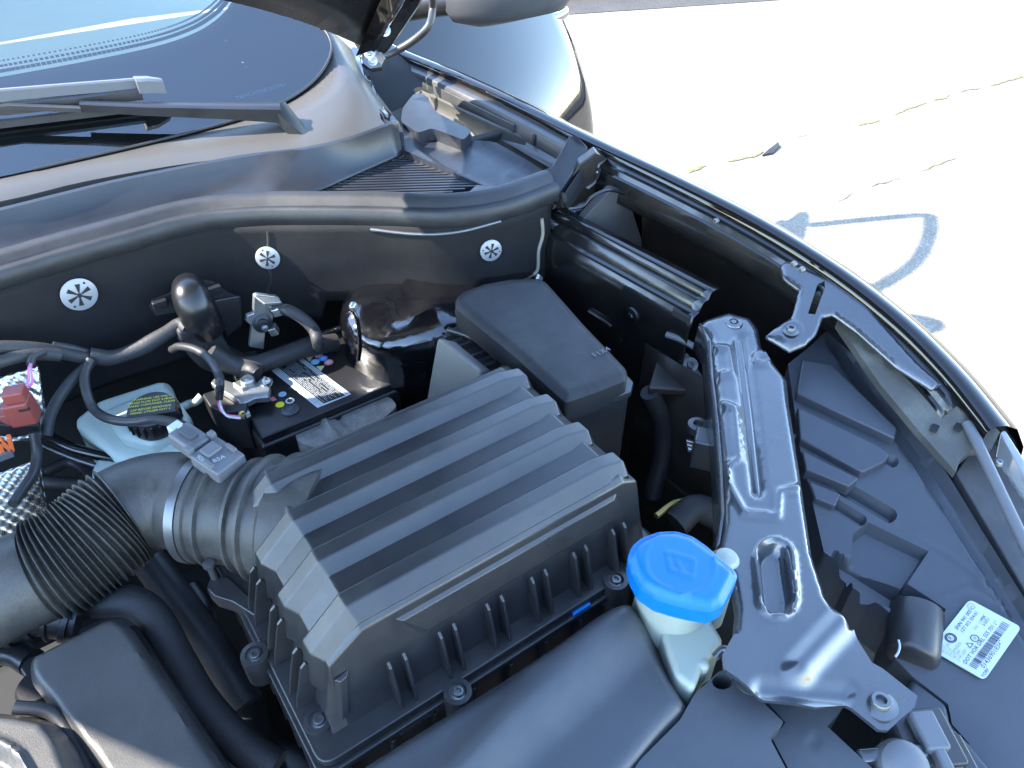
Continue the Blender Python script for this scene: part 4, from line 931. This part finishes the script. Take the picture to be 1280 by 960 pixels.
# ------------------------------------------------------------------ headlight
hl = thing('headlight', 'black ribbed headlight housing with white approval label', 'headlight', (.62, .15, .70))
ho = [(985, 455), (1010, 435), (1042, 405), (1052, 408), (1090, 462), (1150, 545), (1210, 640), (1280, 752), (1345, 850), (1400, 1000), (1190, 1010), (1212, 930), (1190, 905), (1185, 880), (1140, 845), (1118, 822), (1115, 790), (1120, 772), (1090, 748), (1066, 735), (1064, 715), (1030, 690), (1000, 560)]
hzf = zplane((1040, 420, .935), (1270, 770, .868), (1120, 780, .852))
diag = [(1046, 425), (1080, 475), (1150, 570), (1215, 670), (1290, 790), (1340, 870)]
diag_g = [(1060, 412), (1100, 470), (1160, 555), (1220, 650), (1290, 760), (1350, 860)]
labpad = [(1180, 742), (1213, 730), (1300, 782), (1320, 1000), (1195, 950), (1195, 900), (1120, 815)]
def step_in(poly, h): return pad(poly, h, 2)
grooves = [((1054, 610), (1112, 644), 7, -.013), ((1040, 628), (1076, 650), 5, -.010), ((1106, 572), (1116, 577), 5, -.010), ((1008, 462), (1070, 500), 3, .004)]
embs = [bead([a, b], w_, h_, 2.5) for a, b, w_, h_ in grooves]
embs += [bead(diag, 10, -.010, 5), bead(diag_g, 7, .006, 4), bead([(1112, 655), (1180, 690), (1260, 745)], 2, -.002, 1.5),
         step_in([(1068, 668), (1085, 655), (1158, 690), (1128, 735), (1066, 700)], -.014), step_in([(1128, 728), (1180, 762), (1172, 778), (1125, 752)], -.016),
         step_in([(1040, 690), (1068, 702), (1126, 738), (1118, 760), (1080, 744)], -.020),
         bead([(1180, 745), (1213, 733), (1290, 775)], 1.6, .002, 1.5)]
hmat = mat('headlight_plastic', (.042, .046, .055), .36, bump=.1, bscale=700, dust=.2, dcol=(.10, .10, .11))
steps = [[(1068, 668), (1085, 655), (1158, 690), (1128, 735), (1066, 700)], [(1128, 728), (1180, 762), (1172, 778), (1125, 752)], [(1040, 690), (1068, 702), (1126, 738), (1118, 760), (1080, 744)]]
cons = [off_loop([a, b], w_+k) for a, b, w_, h_ in grooves for k in (-2.5, 2.5) if w_+k > .5]
cons += [off_poly(q, k) for q in steps for k in (-2, 2)]
for L_ in (diag, diag_g):
    for k in (6, 14): cons.append([q for q in off_loop(L_, k if L_ is diag else k-3)])
cons = [c for c in cons if all(inside(q, ho) for q in c)]
hh = relief('housing', ho, hzf, embs, hmat, hl, step=5, skirt=.07, ang=45, cons=cons)
for q, h_ in (([(1003, 449), (1040, 455), (1122, 535), (1119, 548), (996, 491)], .010), ([(997, 508), (1092, 553), (1114, 566), (1106, 577), (1078, 590), (1000, 548)], .008), ([(1002, 562), (1074, 597), (1062, 608), (1007, 586)], .010), ([(1010, 600), (1052, 617), (1044, 632), (1018, 622)], .007)):
    prism('step_rib', [P(x, y, hzf(x, y)+h_) for x, y in q], h_+.008, hmat, hh, bev=.0025, seg=3)
L4 = [P(x, y, hzf(x, y)+.004) for x, y in ((1212, 749), (1277, 784), (1231, 850), (1163, 811))]
def rounded4(c, r=.12):
    out = []
    for i in range(4):
        a, b, d = c[i-1], c[i], c[(i+1) % 4]; s_ = b+(a-b)*r; e_ = b+(d-b)*r
        for k in range(5): t = k/4; out.append(s_*(1-t)**2+b*2*t*(1-t)+e_*t*t)
    return out
hlb = prism('approval_label', rounded4(L4, .09), .0012, M_label, hl, bev=0)
# lettering runs from the lower left edge towards the upper right: u along the text, v across the lines
o4 = L4[3]; uu = L4[0]-L4[3]; vv = L4[2]-L4[3]
ul, vl = uu.length, vv.length; un, vn = uu.normalized(), vv.normalized()
def T4(s, u, v, size, m=M_ink, nm='label_print'): return text(nm, s, size*ul, m, hlb, o4+uu*u+vv*v, un, -vn, h=.0004)
T4('12 V', .045, .15, .055, M_ink_grey); T4('H 7 55W', .045, .215, .055, M_ink_grey); T4('H 15', .045, .285, .055, M_ink_grey); T4('PY24WSLN', .045, .355, .055, M_ink_grey); T4('W 5W', .045, .425, .055, M_ink_grey); T4('2 W LED', .045, .495, .055, M_ink_grey)
T4('5NN 941 005 C', .46, .16, .068); T4('1ZT 012 354-01', .46, .26, .062); T4('MJK', .78, .40, .06); T4('3/2021', .72, .475, .055); T4('SAE  12V', .60, .40, .05, M_ink_grey)
T4('DOT VOR DRL 5SS 701 LH', .06, .615, .074)
T4('01436901834528 13', .14, .885, .086); T4('Made in Mexico', .56, .96, .062); T4('YORF', .02, .965, .06)
vs = []; fs = []; a = .07; rb = random.Random(5)
while a < .93:
    w_ = rb.choice((.006, .006, .010, .016)); k = len(vs)
    for (x, y) in ((a, .66), (a+w_, .66), (a+w_, .795), (a, .795)): vs.append(o4+uu*x+vv*y+V(0, 0, .0007))
    fs.append((k, k+1, k+2, k+3)); a += w_+rb.choice((.006, .008, .014))
mk('barcode', vs, fs, M_ink, hlb)
def circ(u, v, r, m):
    c = o4+uu*u+vv*v+V(0, 0, .0006); ring_ = []
    vs = []; fs = []; n = 24
    for k in range(n):
        t = 2*math.pi*k/n; d = un*math.cos(t)+vn*math.sin(t); vs += [c+d*r*ul, c+d*r*.8*ul]
    for k in range(n): fs.append((2*k, 2*k+1, (2*k+3) % (2*n), (2*k+2) % (2*n)))
    mk('printed_ring', vs, fs, m, hlb)
circ(.30, .155, .075, M_ink); circ(.30, .155, .055, M_ink); circ(.90, .10, .05, M_ink_grey); circ(.48, .47, .055, M_ink)
T4('R', .275, .18, .07); T4('10', .452, .49, .05)
tri_ = [(.30, .51), (.40, .51), (.35, .40)]
vs = [o4+uu*a+vv*b+V(0, 0, .0006) for a, b in tri_]; cq = sum(vs, Vector())/3; mk('printed_triangle', vs+[cq+(q-cq)*.72 for q in vs], [(0, 1, 4, 3), (1, 2, 5, 4), (2, 0, 3, 5)], M_ink, hlb)
# bulb cap at the back of the headlight
bd = V(-.8, -.45, -.1).normalized(); bc_ = P(1142, 795, .85)
bcap = lathe('bulb_cap', bc_, bd, [(.026, -.03), (.026, .022), (.024, .026), (.021, .028), (.010, .028)], M_plastic, hl)
tube('paint_mark', [P(1123, 800, .872), P(1124.5, 807, .871), P(1123, 815, .868), P(1119, 821, .866)], .0012, M_label, bcap, seg=8)
prism('lower_step', [P(x, y, .835) for x, y in ((1140, 845), (1185, 880), (1190, 905), (1215, 930), (1260, 985), (1200, 1020), (1120, 900))], .06, hmat, hl, bev=.006, seg=3)
# lens and reflector strip towards the fender
lens = prism('lens_edge', [P(x, y, z) for x, y, z in ((1250, 540, .952), (1256, 536, .955), (1330, 650, .925), (1400, 760, .90), (1380, 770, .89), (1318, 665, .915))], V(.01, -.02, -.10), mat('clear_lens', (.75, .80, .85), .05, trans=.7, rvar=0, coat=1), hl, bev=.002)
prism('lens_bed', [P(x, y, z) for x, y, z in ((1195, 590, .905), (1215, 560, .91), (1245, 555, .92), (1330, 690, .90), (1400, 800, .88), (1300, 770, .87))], .05, mat('lens_bed_plastic', (.05, .05, .055), .5, dust=.4), hl, bev=.002)
bolt(P(1248, 580, .93), V(0, 0, 1), .004, hl, M_zinc, washer=False, name='screw')

# ------------------------------------------------------------------ front panel
slam = thing('lock_carrier', 'grey plastic front panel below the washer filler', 'front panel', (.36, .1, .80))
relief('carrier_plate', [(868, 868), (900, 838), (912, 838), (980, 903), (962, 922), (983, 962), (1000, 1010), (760, 1010), (800, 950), (850, 900)], lambda x, y: .922, [], M_plastic_grey, slam, step=10, skirt=.06, holes=[[(903+13*math.cos(t*.449), 852+10*math.sin(t*.449)) for t in range(14)]], roundc=4)
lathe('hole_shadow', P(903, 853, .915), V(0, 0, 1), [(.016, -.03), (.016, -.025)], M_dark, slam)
relief('carrier_step', [(958, 876), (1053, 885), (1034, 908), (1090, 960), (1100, 1010), (960, 1010), (985, 960), (966, 924), (982, 903)], lambda x, y: .905, [bead([(1030, 912), (990, 965)], 1, -.002, 1)], M_plastic_grey, slam, step=9, skirt=.06)
ad = thing('headlight_adjuster', 'black stepped headlight mount with grey ball at panel corner', 'mount', P(1140, 940, .86))
for px, py, d, m, z in ((1160, 915, (.022, .034, .012), M_light_grey, .905), (1152, 930, (.05, .05, .03), M_plastic, .885), (1168, 938, (.010, .050, .020), M_light_grey, .90), (1185, 950, (.010, .050, .02), M_light_grey, .885), (1170, 965, (.06, .05, .03), M_plastic, .875), (1110, 950, (.06, .012, .03), M_stamped, .89)):
    box('mount_block', P(px, py, z), d, m, ad, .003, ax=V(.85, -.5, 0))
lathe('ball', P(1130, 957, .905), V(-.2, -.2, 1), [(.005, -.03), (.021, -.02), (.022, -.006), (.019, .004), (.012, .009), (.003, .010)], M_light_grey, ad)

# ------------------------------------------------------------------ brake fluid reservoir
bf = thing('brake_fluid_reservoir', 'milky white brake fluid tank with black cap', 'fluid tank', (.02, .9, .75))
Z = .845
tank = [P(88, 524, Z), P(122, 498, Z+.004), P(196, 474, Z+.01), P(212, 474, Z+.01), P(217, 490, Z+.01), P(236, 515, Z+.006), P(240, 560, Z), P(180, 585, Z-.012), P(140, 570, Z-.01)]
prism('tank', tank, .085, M_tank, bf, bev=.012, seg=4)
prism('tank_neck', [P(x, y, Z+.012) for x, y in ((125, 512), (160, 498), (210, 486), (225, 505), (232, 535), (190, 555), (150, 545))], .03, M_tank, bf, bev=.010, seg=4)
lathe('tank_foot', P(165, 578, .82), V(0, 0, 1), [(.05, -.03), (.05, -.004), (.046, 0), (.03, .002)], M_tank, bf)
ccap = P(189, 511, .890)
fc = lathe('filler_cap', ccap, V(-.05, -.12, 1), [(.031, -.028), (.0325, -.024), (.0325, -.006), (.030, .0), (.010, .001)], M_plastic_smooth, bf, seg=40)
cu_ = (P(220, 507, .89)-P(160, 516, .89)).normalized(); cv_ = V(-cu_.y, cu_.x, .10)
for k, (t_, w0) in enumerate((('WARNING: USE ONLY', -.017), ('BRAKE FLUID DOT 4 FROM', -.023), ('SEALED CONTAINER. CLEAN', -.024), ('CAP BEFORE REMOVING', -.026), ('FREINS: UTILISER DOT 4', -.026), ('BOUCHON AVANT', -.022))):
    text('cap_print', t_, .0046, M_yellow, fc, ccap+cv_*(.017-.0056*k-(.002 if k > 2 else 0))+V(0, 0, .0012), cu_, V(-cu_.y, cu_.x, 0)+V(0, 0, .12), align='CENTER', h=.0006)
box('cap_grip', ccap+V(0, -.012, .003)-cv_*.004, (.06, .006, .005), M_plastic_smooth, fc, .002, ax=cu_)
for k in range(20):
    a = 2*math.pi*k/20; box('grip_rib', ccap+V(.0325*math.cos(a), .0325*math.sin(a), -.014), (.003, .003, .016), M_plastic_smooth, fc, .0005)

# ------------------------------------------------------------------ wiring on the firewall
def wire(name, pts, r, m, lab, cat='cable', **k):
    return tag(tube(name, pts, r, m, **k), lab, cat)
Yf = .985
harness_r = lambda t: .0105+.0007*math.sin(t*17)
wire('wiring_harness', [PY(112, 444, .98), PY(140, 447, .975), PY(175, 435, .972), PY(205, 418, .972), PY(226, 406, .975), PY(236, 412, .96)], 0, M_tape, 'thick taped wiring harness rising along the felt', 'wiring harness', rfun=harness_r, n=60)
wire('cable', [PY(-40, 442, .98), PY(0, 434, .98), PY(50, 436, .978), PY(85, 443, .978), PY(120, 450, .978)], .0085, M_tape, 'upper taped cable joining the harness in front of felt')
wire('cable', [PY(-40, 470, .965), PY(0, 452, .965), PY(40, 443, .968), PY(75, 444, .97)], .008, M_tape, 'lower taped cable entering beside the silver heat shield')
wire('cable', [PY(65, 432, .985), PY(90, 436, .985), PY(118, 444, .985)], .006, M_wire, 'short thin black cable above the harness junction')
wire('cable', [PY(113, 450, .965), PY(106, 468, .95), PY(108, 490, .93), PY(118, 512, .91), P(138, 524, .895), P(165, 527, .898), P(195, 524, .907), P(228, 532, .93), P(232, 538, .97)], .0062, M_wire, 'black cable looping over the brake fluid cap to the sensor')
wire('cable', [PY(112, 455, .97), PY(90, 475, .955), PY(72, 500, .935), PY(62, 522, .915), PY(58, 545, .90)], .007, M_tape, 'taped cable dropping behind the red-brown connector')
# cloth-covered loom that carries the elbow
lm = thing('cable_boot', 'glossy black elbow duct coming out of the firewall', 'elbow duct', PY(245, 400, .97))
tube('elbow', [PY(236, 360, .995), PY(238, 368, .965), PY(244, 382, .955), PY(252, 398, .955), PY(262, 412, .96)], [.022, .024, .026, .026, .022], mat('satin_black_plastic', (.008, .008, .009), .3, rvar=.05), lm, seg=24)
prism('boot_sheet', [PY(x, y, .955) for x, y in ((248, 412), (262, 412), (275, 396), (279, 420), (290, 440), (312, 452), (330, 448), (330, 470), (300, 472), (272, 470), (252, 462), (238, 448), (226, 430), (222, 414))], V(0, .03, 0), M_tape, lm, bev=.006, seg=3)
tube('loom', [PY(262, 440, .935), PY(290, 456, .925), PY(320, 456, .915), P(350, 446, .865), P(385, 434, .865), P(420, 428, .855)], .014, M_tape, lm)
tube('loom', [PY(300, 472, .93), P(312, 462, .87), P(322, 468, .868)], .011, M_tape, lm)
prism('opening_plate', [PY(x, y, 1.0) for x, y in ((187, 384), (190, 376), (215, 366), (225, 355), (245, 349), (266, 352), (285, 366), (302, 372), (303, 408), (285, 420), (262, 400), (225, 390), (195, 395))], V(0, .004, 0), M_dark, lm, bev=.001)
prism('cover_plate', [PY(x, y, .995) for x, y in ((268, 376), (300, 370), (303, 405), (285, 422), (272, 400))], V(0, .004, 0), M_plastic, lm, bev=.002)
for px in (200, 268): box('duct_clip', PY(px, 380 if px < 250 else 362, .992), (.02, .008, .012), M_plastic_smooth, lm, .002)

# connectors at the left
hs_ = thing('heat_shield', 'dimpled silver heat shield behind the red-brown connector', 'heat shield', PY(30, 520, .95))
vs = []; fs = []; nx, nz_ = 30, 26
qa, qb, qc, qd = PY(-60, 490, .97), PY(48, 456, .97), PY(62, 545, .93), PY(-60, 570, .93)
for j in range(nz_+1):
    for i in range(nx+1):
        p = qa.lerp(qb, i/nx).lerp(qd.lerp(qc, i/nx), j/nz_); vs.append(p+V(0, -.0018*math.sin(i*1.6)*math.sin(j*1.6), 0))
fs = [(j*(nx+1)+i, j*(nx+1)+i+1, (j+1)*(nx+1)+i+1, (j+1)*(nx+1)+i) for j in range(nz_) for i in range(nx)]
mk('foil', vs, fs, M_shield, hs_, solid=.001, ang=60)
vs = [v+PY(10, 640, .86)-PY(10, 520, .95) for v in vs]; mk('foil', vs, fs, M_shield, hs_, solid=.001, ang=60)
rc = thing('red_connector', 'red-brown plug with pink and violet wires before the heat shield', 'connector', PY(28, 530, .90))
cx_ = PY(27, 512, .90)
box('plug_body', cx_, (.030, .026, .034), M_red_conn, rc, .003, ax=V(.9, -.35, .05), seg=3)
box('plug_top', cx_+V(.002, .002, .022), (.024, .02, .016), M_red_conn, rc, .003, ax=V(.9, -.35, .05))
box('side_tab', cx_+V(-.018, .004, -.006), (.010, .016, .018), M_red_conn, rc, .002, ax=V(.9, -.35, .05))
box('slot', cx_+V(.004, -.015, .009), (.012, .004, .003), M_dark, rc, .0005, ax=V(.9, -.35, .05))
for k, m in enumerate((M_pink, M_purple, M_whitewire, M_purple, M_pink)):
    tube('wire', [cx_+V(-.008+.004*k, 0, .028), PY(33+k*1.6, 480, .915), PY(36+k*.6, 462, .93), PY(39, 452, .95)], .0017, m, rc, seg=8)
tube('sleeve', [PY(38, 456, .945), PY(42, 446, .955), PY(55, 440, .965)], .005, M_wire, rc)
prism('socket', [PY(x, y, .895) for x, y in ((-10, 528), (20, 532), (50, 530), (52, 540), (20, 548), (-10, 545))], V(0, .03, -.01), M_plastic_smooth, rc, bev=.003)
oc = thing('orange_connector', 'small orange clip below the red-brown connector', 'connector', PY(5, 560, .88))
for k in range(3): box('prong', PY(1+k*6, 558-k*2, .88), (.005, .008, .022), M_orange, oc, .001, ax=V(1, 0, .25 if k % 2 else -.2))
box('clip_base', PY(4, 568, .88), (.02, .012, .010), M_light_grey, oc, .001)
wire('cable', [PY(42, 540, .89), PY(46, 565, .88), PY(42, 590, .86), PY(28, 612, .84), PY(16, 630, .82)], .006, M_wire, 'black cable hanging below the red-brown connector')
sp2 = thing('lower_sensor', 'black sensor plug at the end of the hanging cable', 'sensor', P(14, 634, .80))
lathe('plug', P(14, 632, .82), V(.2, -.4, 1), [(.018, -.02), (.020, 0), (.016, .008), (.006, .010)], M_plastic_smooth, sp2)
# brake and vacuum lines running towards the tank
for k, (a, b, c, r, m, lab) in enumerate((((52, 540), (90, 560), (150, 575), .0075, M_gloss, 'glossy black pipe leading under the brake fluid tank'), ((45, 553), (90, 572), (130, 585), .0035, M_zinc_dark, 'thin steel brake line below the glossy black pipe'), ((30, 598), (70, 604), (110, 606), .010, M_rubber, 'short rubber hose above the corrugated intake hose'), ((55, 590), (90, 578), (120, 600), .008, M_wire, 'curved black hose beside the thin steel brake line'))):
    wire('pipe', [P(*a, .83-.02*k), P(*b, .825-.02*k), P(*c, .82-.02*k)], r, m, lab, 'pipe')
for k, (a, b) in enumerate((((215, 492), (262, 478)), )):
    wire('vacuum_pipe', [P(222, 512, .83), P(236, 505, .83), P(245, 502, .835), P(252, 495, .84)], .006, M_tank, 'small pale fitting between brake fluid tank and battery', 'fitting')

# ------------------------------------------------------------------ engine covers, lower left
e1 = thing('relay_cover', 'dark sloping plastic cover beside the filter box, partly sunlit', 'engine cover', (-.08, .45, .75))
cov = [(30, 822), (35, 812), (128, 765), (142, 764), (160, 776), (215, 858), (262, 930), (285, 965), (275, 1010), (160, 1010), (120, 960), (60, 880), (32, 845)]
relief('cover_shell', cov, zplane((35, 815, .905), (150, 770, .905), (200, 960, .895)), [lambda p: -.014*(1-sst(0, 13, -sd_poly(p, cov)))], M_cover, e1, step=7, skirt=.10, ang=60, roundc=8)
prism('cover_base', [P(x, y, .865) for x, y in ((22, 835), (34, 820), (170, 778), (300, 975), (270, 1020), (140, 1020))], .12, M_plastic_smooth, e1, bev=.004)
lathe('cover_lug', P(48, 858, .875), V(0, 0, 1), [(.02, -.03), (.02, 0), (.017, .004), (.005, .005)], M_plastic_smooth, e1)
e2 = thing('engine_cover', 'rounded sunlit engine cover with curved edge trim', 'engine cover', (-.2, .45, .75))
cv2 = [(-60, 872), (20, 880), (58, 888), (80, 915), (100, 965), (110, 1020), (-60, 1020)]
relief('cover_shell', cv2, lambda x, y: .915, [lambda p: -.022*(1-sst(0, 22, -sd_poly(p, cv2))), ring([(-40, 985), (-20, 985)], 60, 5, .006), lambda p: -.010*(1-sst(42, 50, sd_seg(p, (-40, 985), (-20, 985))))], M_cover, e2, step=5, skirt=.10, ang=60, roundc=10)
tube('edge_trim', [P(18, 884, .905), P(62, 890, .895), P(90, 920, .885), P(112, 970, .88), P(122, 1020, .88)], .006, M_rubber, e2)
# hoses beside the covers
wire('coolant_hose', [P(120, 752, .86), P(165, 752, .86), P(195, 775, .85), P(225, 830, .83), P(255, 880, .82), P(300, 930, .81), P(345, 960, .80)], .017, M_tape, 'thick taped hose curling around the dark relay cover', 'hose', seg=18)
wire('coolant_hose', [P(185, 700, .80), P(215, 740, .77), P(260, 800, .72), P(310, 880, .68)], .020, M_rubber, 'lower rubber hose in the gap beneath the outlet duct', 'hose', seg=18)
wire('coolant_hose', [P(235, 735, .72), P(255, 770, .70), P(265, 830, .66), P(300, 900, .62)], .016, M_plastic_smooth, 'deep black hose beneath the filter box corner', 'hose')
lathe_h = thing('hose_coupling', 'black ridged hose coupling under the corrugated intake hose', 'hose coupling', P(30, 775, .84))
tube('coupling', [P(-30, 792, .87), P(20, 778, .87), P(60, 768, .87), P(100, 772, .86)], 0, M_plastic_smooth, lathe_h, n=80, seg=20, rfun=lambda t: .020+(.003 if int(t*14) % 3 == 0 else 0)+(.004 if t > .65 else 0))
tube('branch', [P(-30, 815, .84), P(15, 815, .84), P(40, 828, .84)], .014, M_plastic_smooth, lathe_h)
tag(box('silver_clip', P(197, 808, .83), (.012, .016, .004), M_zinc, None, .001, ax=V(.6, -.8, 0)), 'small metal clip on the bracket beside the relay cover', 'clip')
tag(tube('curled_tag', [P(208, 855, .83), P(213, 850, .835), P(216, 858, .83), P(213, 868, .825)], .003, M_wire, flat=2), 'small black loop clip next to the relay cover', 'clip')
# the engine block below and dark pipework in the gaps
eb_ = thing('engine_block', 'dark engine and gearbox deep in the bay', 'engine', (0, .6, .34))
prism('casting', [V(-.85, .15, .66), V(-.02, .15, .66), V(.02, .60, .66), V(-.05, .80, .66), V(-.85, .80, .66)], .32, M_dark, eb_, bev=.03)
prism('gearbox', [V(.0, .2, .56), V(.45, .2, .56), V(.5, .62, .56), (V(.05, .66, .56))], .22, M_plastic_smooth, eb_, bev=.05, seg=3)
for k in range(7):
    a = V(-.05+.06*k, .22+.02*(k % 3), .60+.02*(k % 2)); tube('pipe', [a, a+V(.03, .15, .03), a+V(-.02, .32, -.02)], .014+.004*(k % 3), M_rubber if k % 2 else M_plastic_smooth, eb_)
tag(tube('rail_hose', [P(812, 490, .85), P(825, 520, .80), P(828, 560, .74), P(815, 620, .66)], .014, M_rubber), 'dark rubber hose hanging behind the steel brace', 'hose')
bm_ = thing('wall_bracket', 'dark folded bracket with bolt behind the steel brace', 'bracket', P(850, 470, .84))
prism('bracket_plate', [P(810, 485, .86), P(822, 445, .88), P(860, 440, .88), P(880, 470, .87), P(872, 488, .86)], .012, M_underpaint, bm_, bev=.003)
bolt(P(863, 456, .885), V(-.4, -.6, .7), .006, bm_, M_zinc_dark)
wire('cable', [P(820, 645, .80), P(845, 628, .80), P(875, 628, .80), P(900, 640, .79)], .004, M_brass, 'thin yellowish wires in the dark gap behind the blue cap')
wire('cable', [P(845, 655, .79), P(870, 635, .80), P(905, 650, .78)], .018, M_tape, 'thick dark taped bundle behind the blue cap')
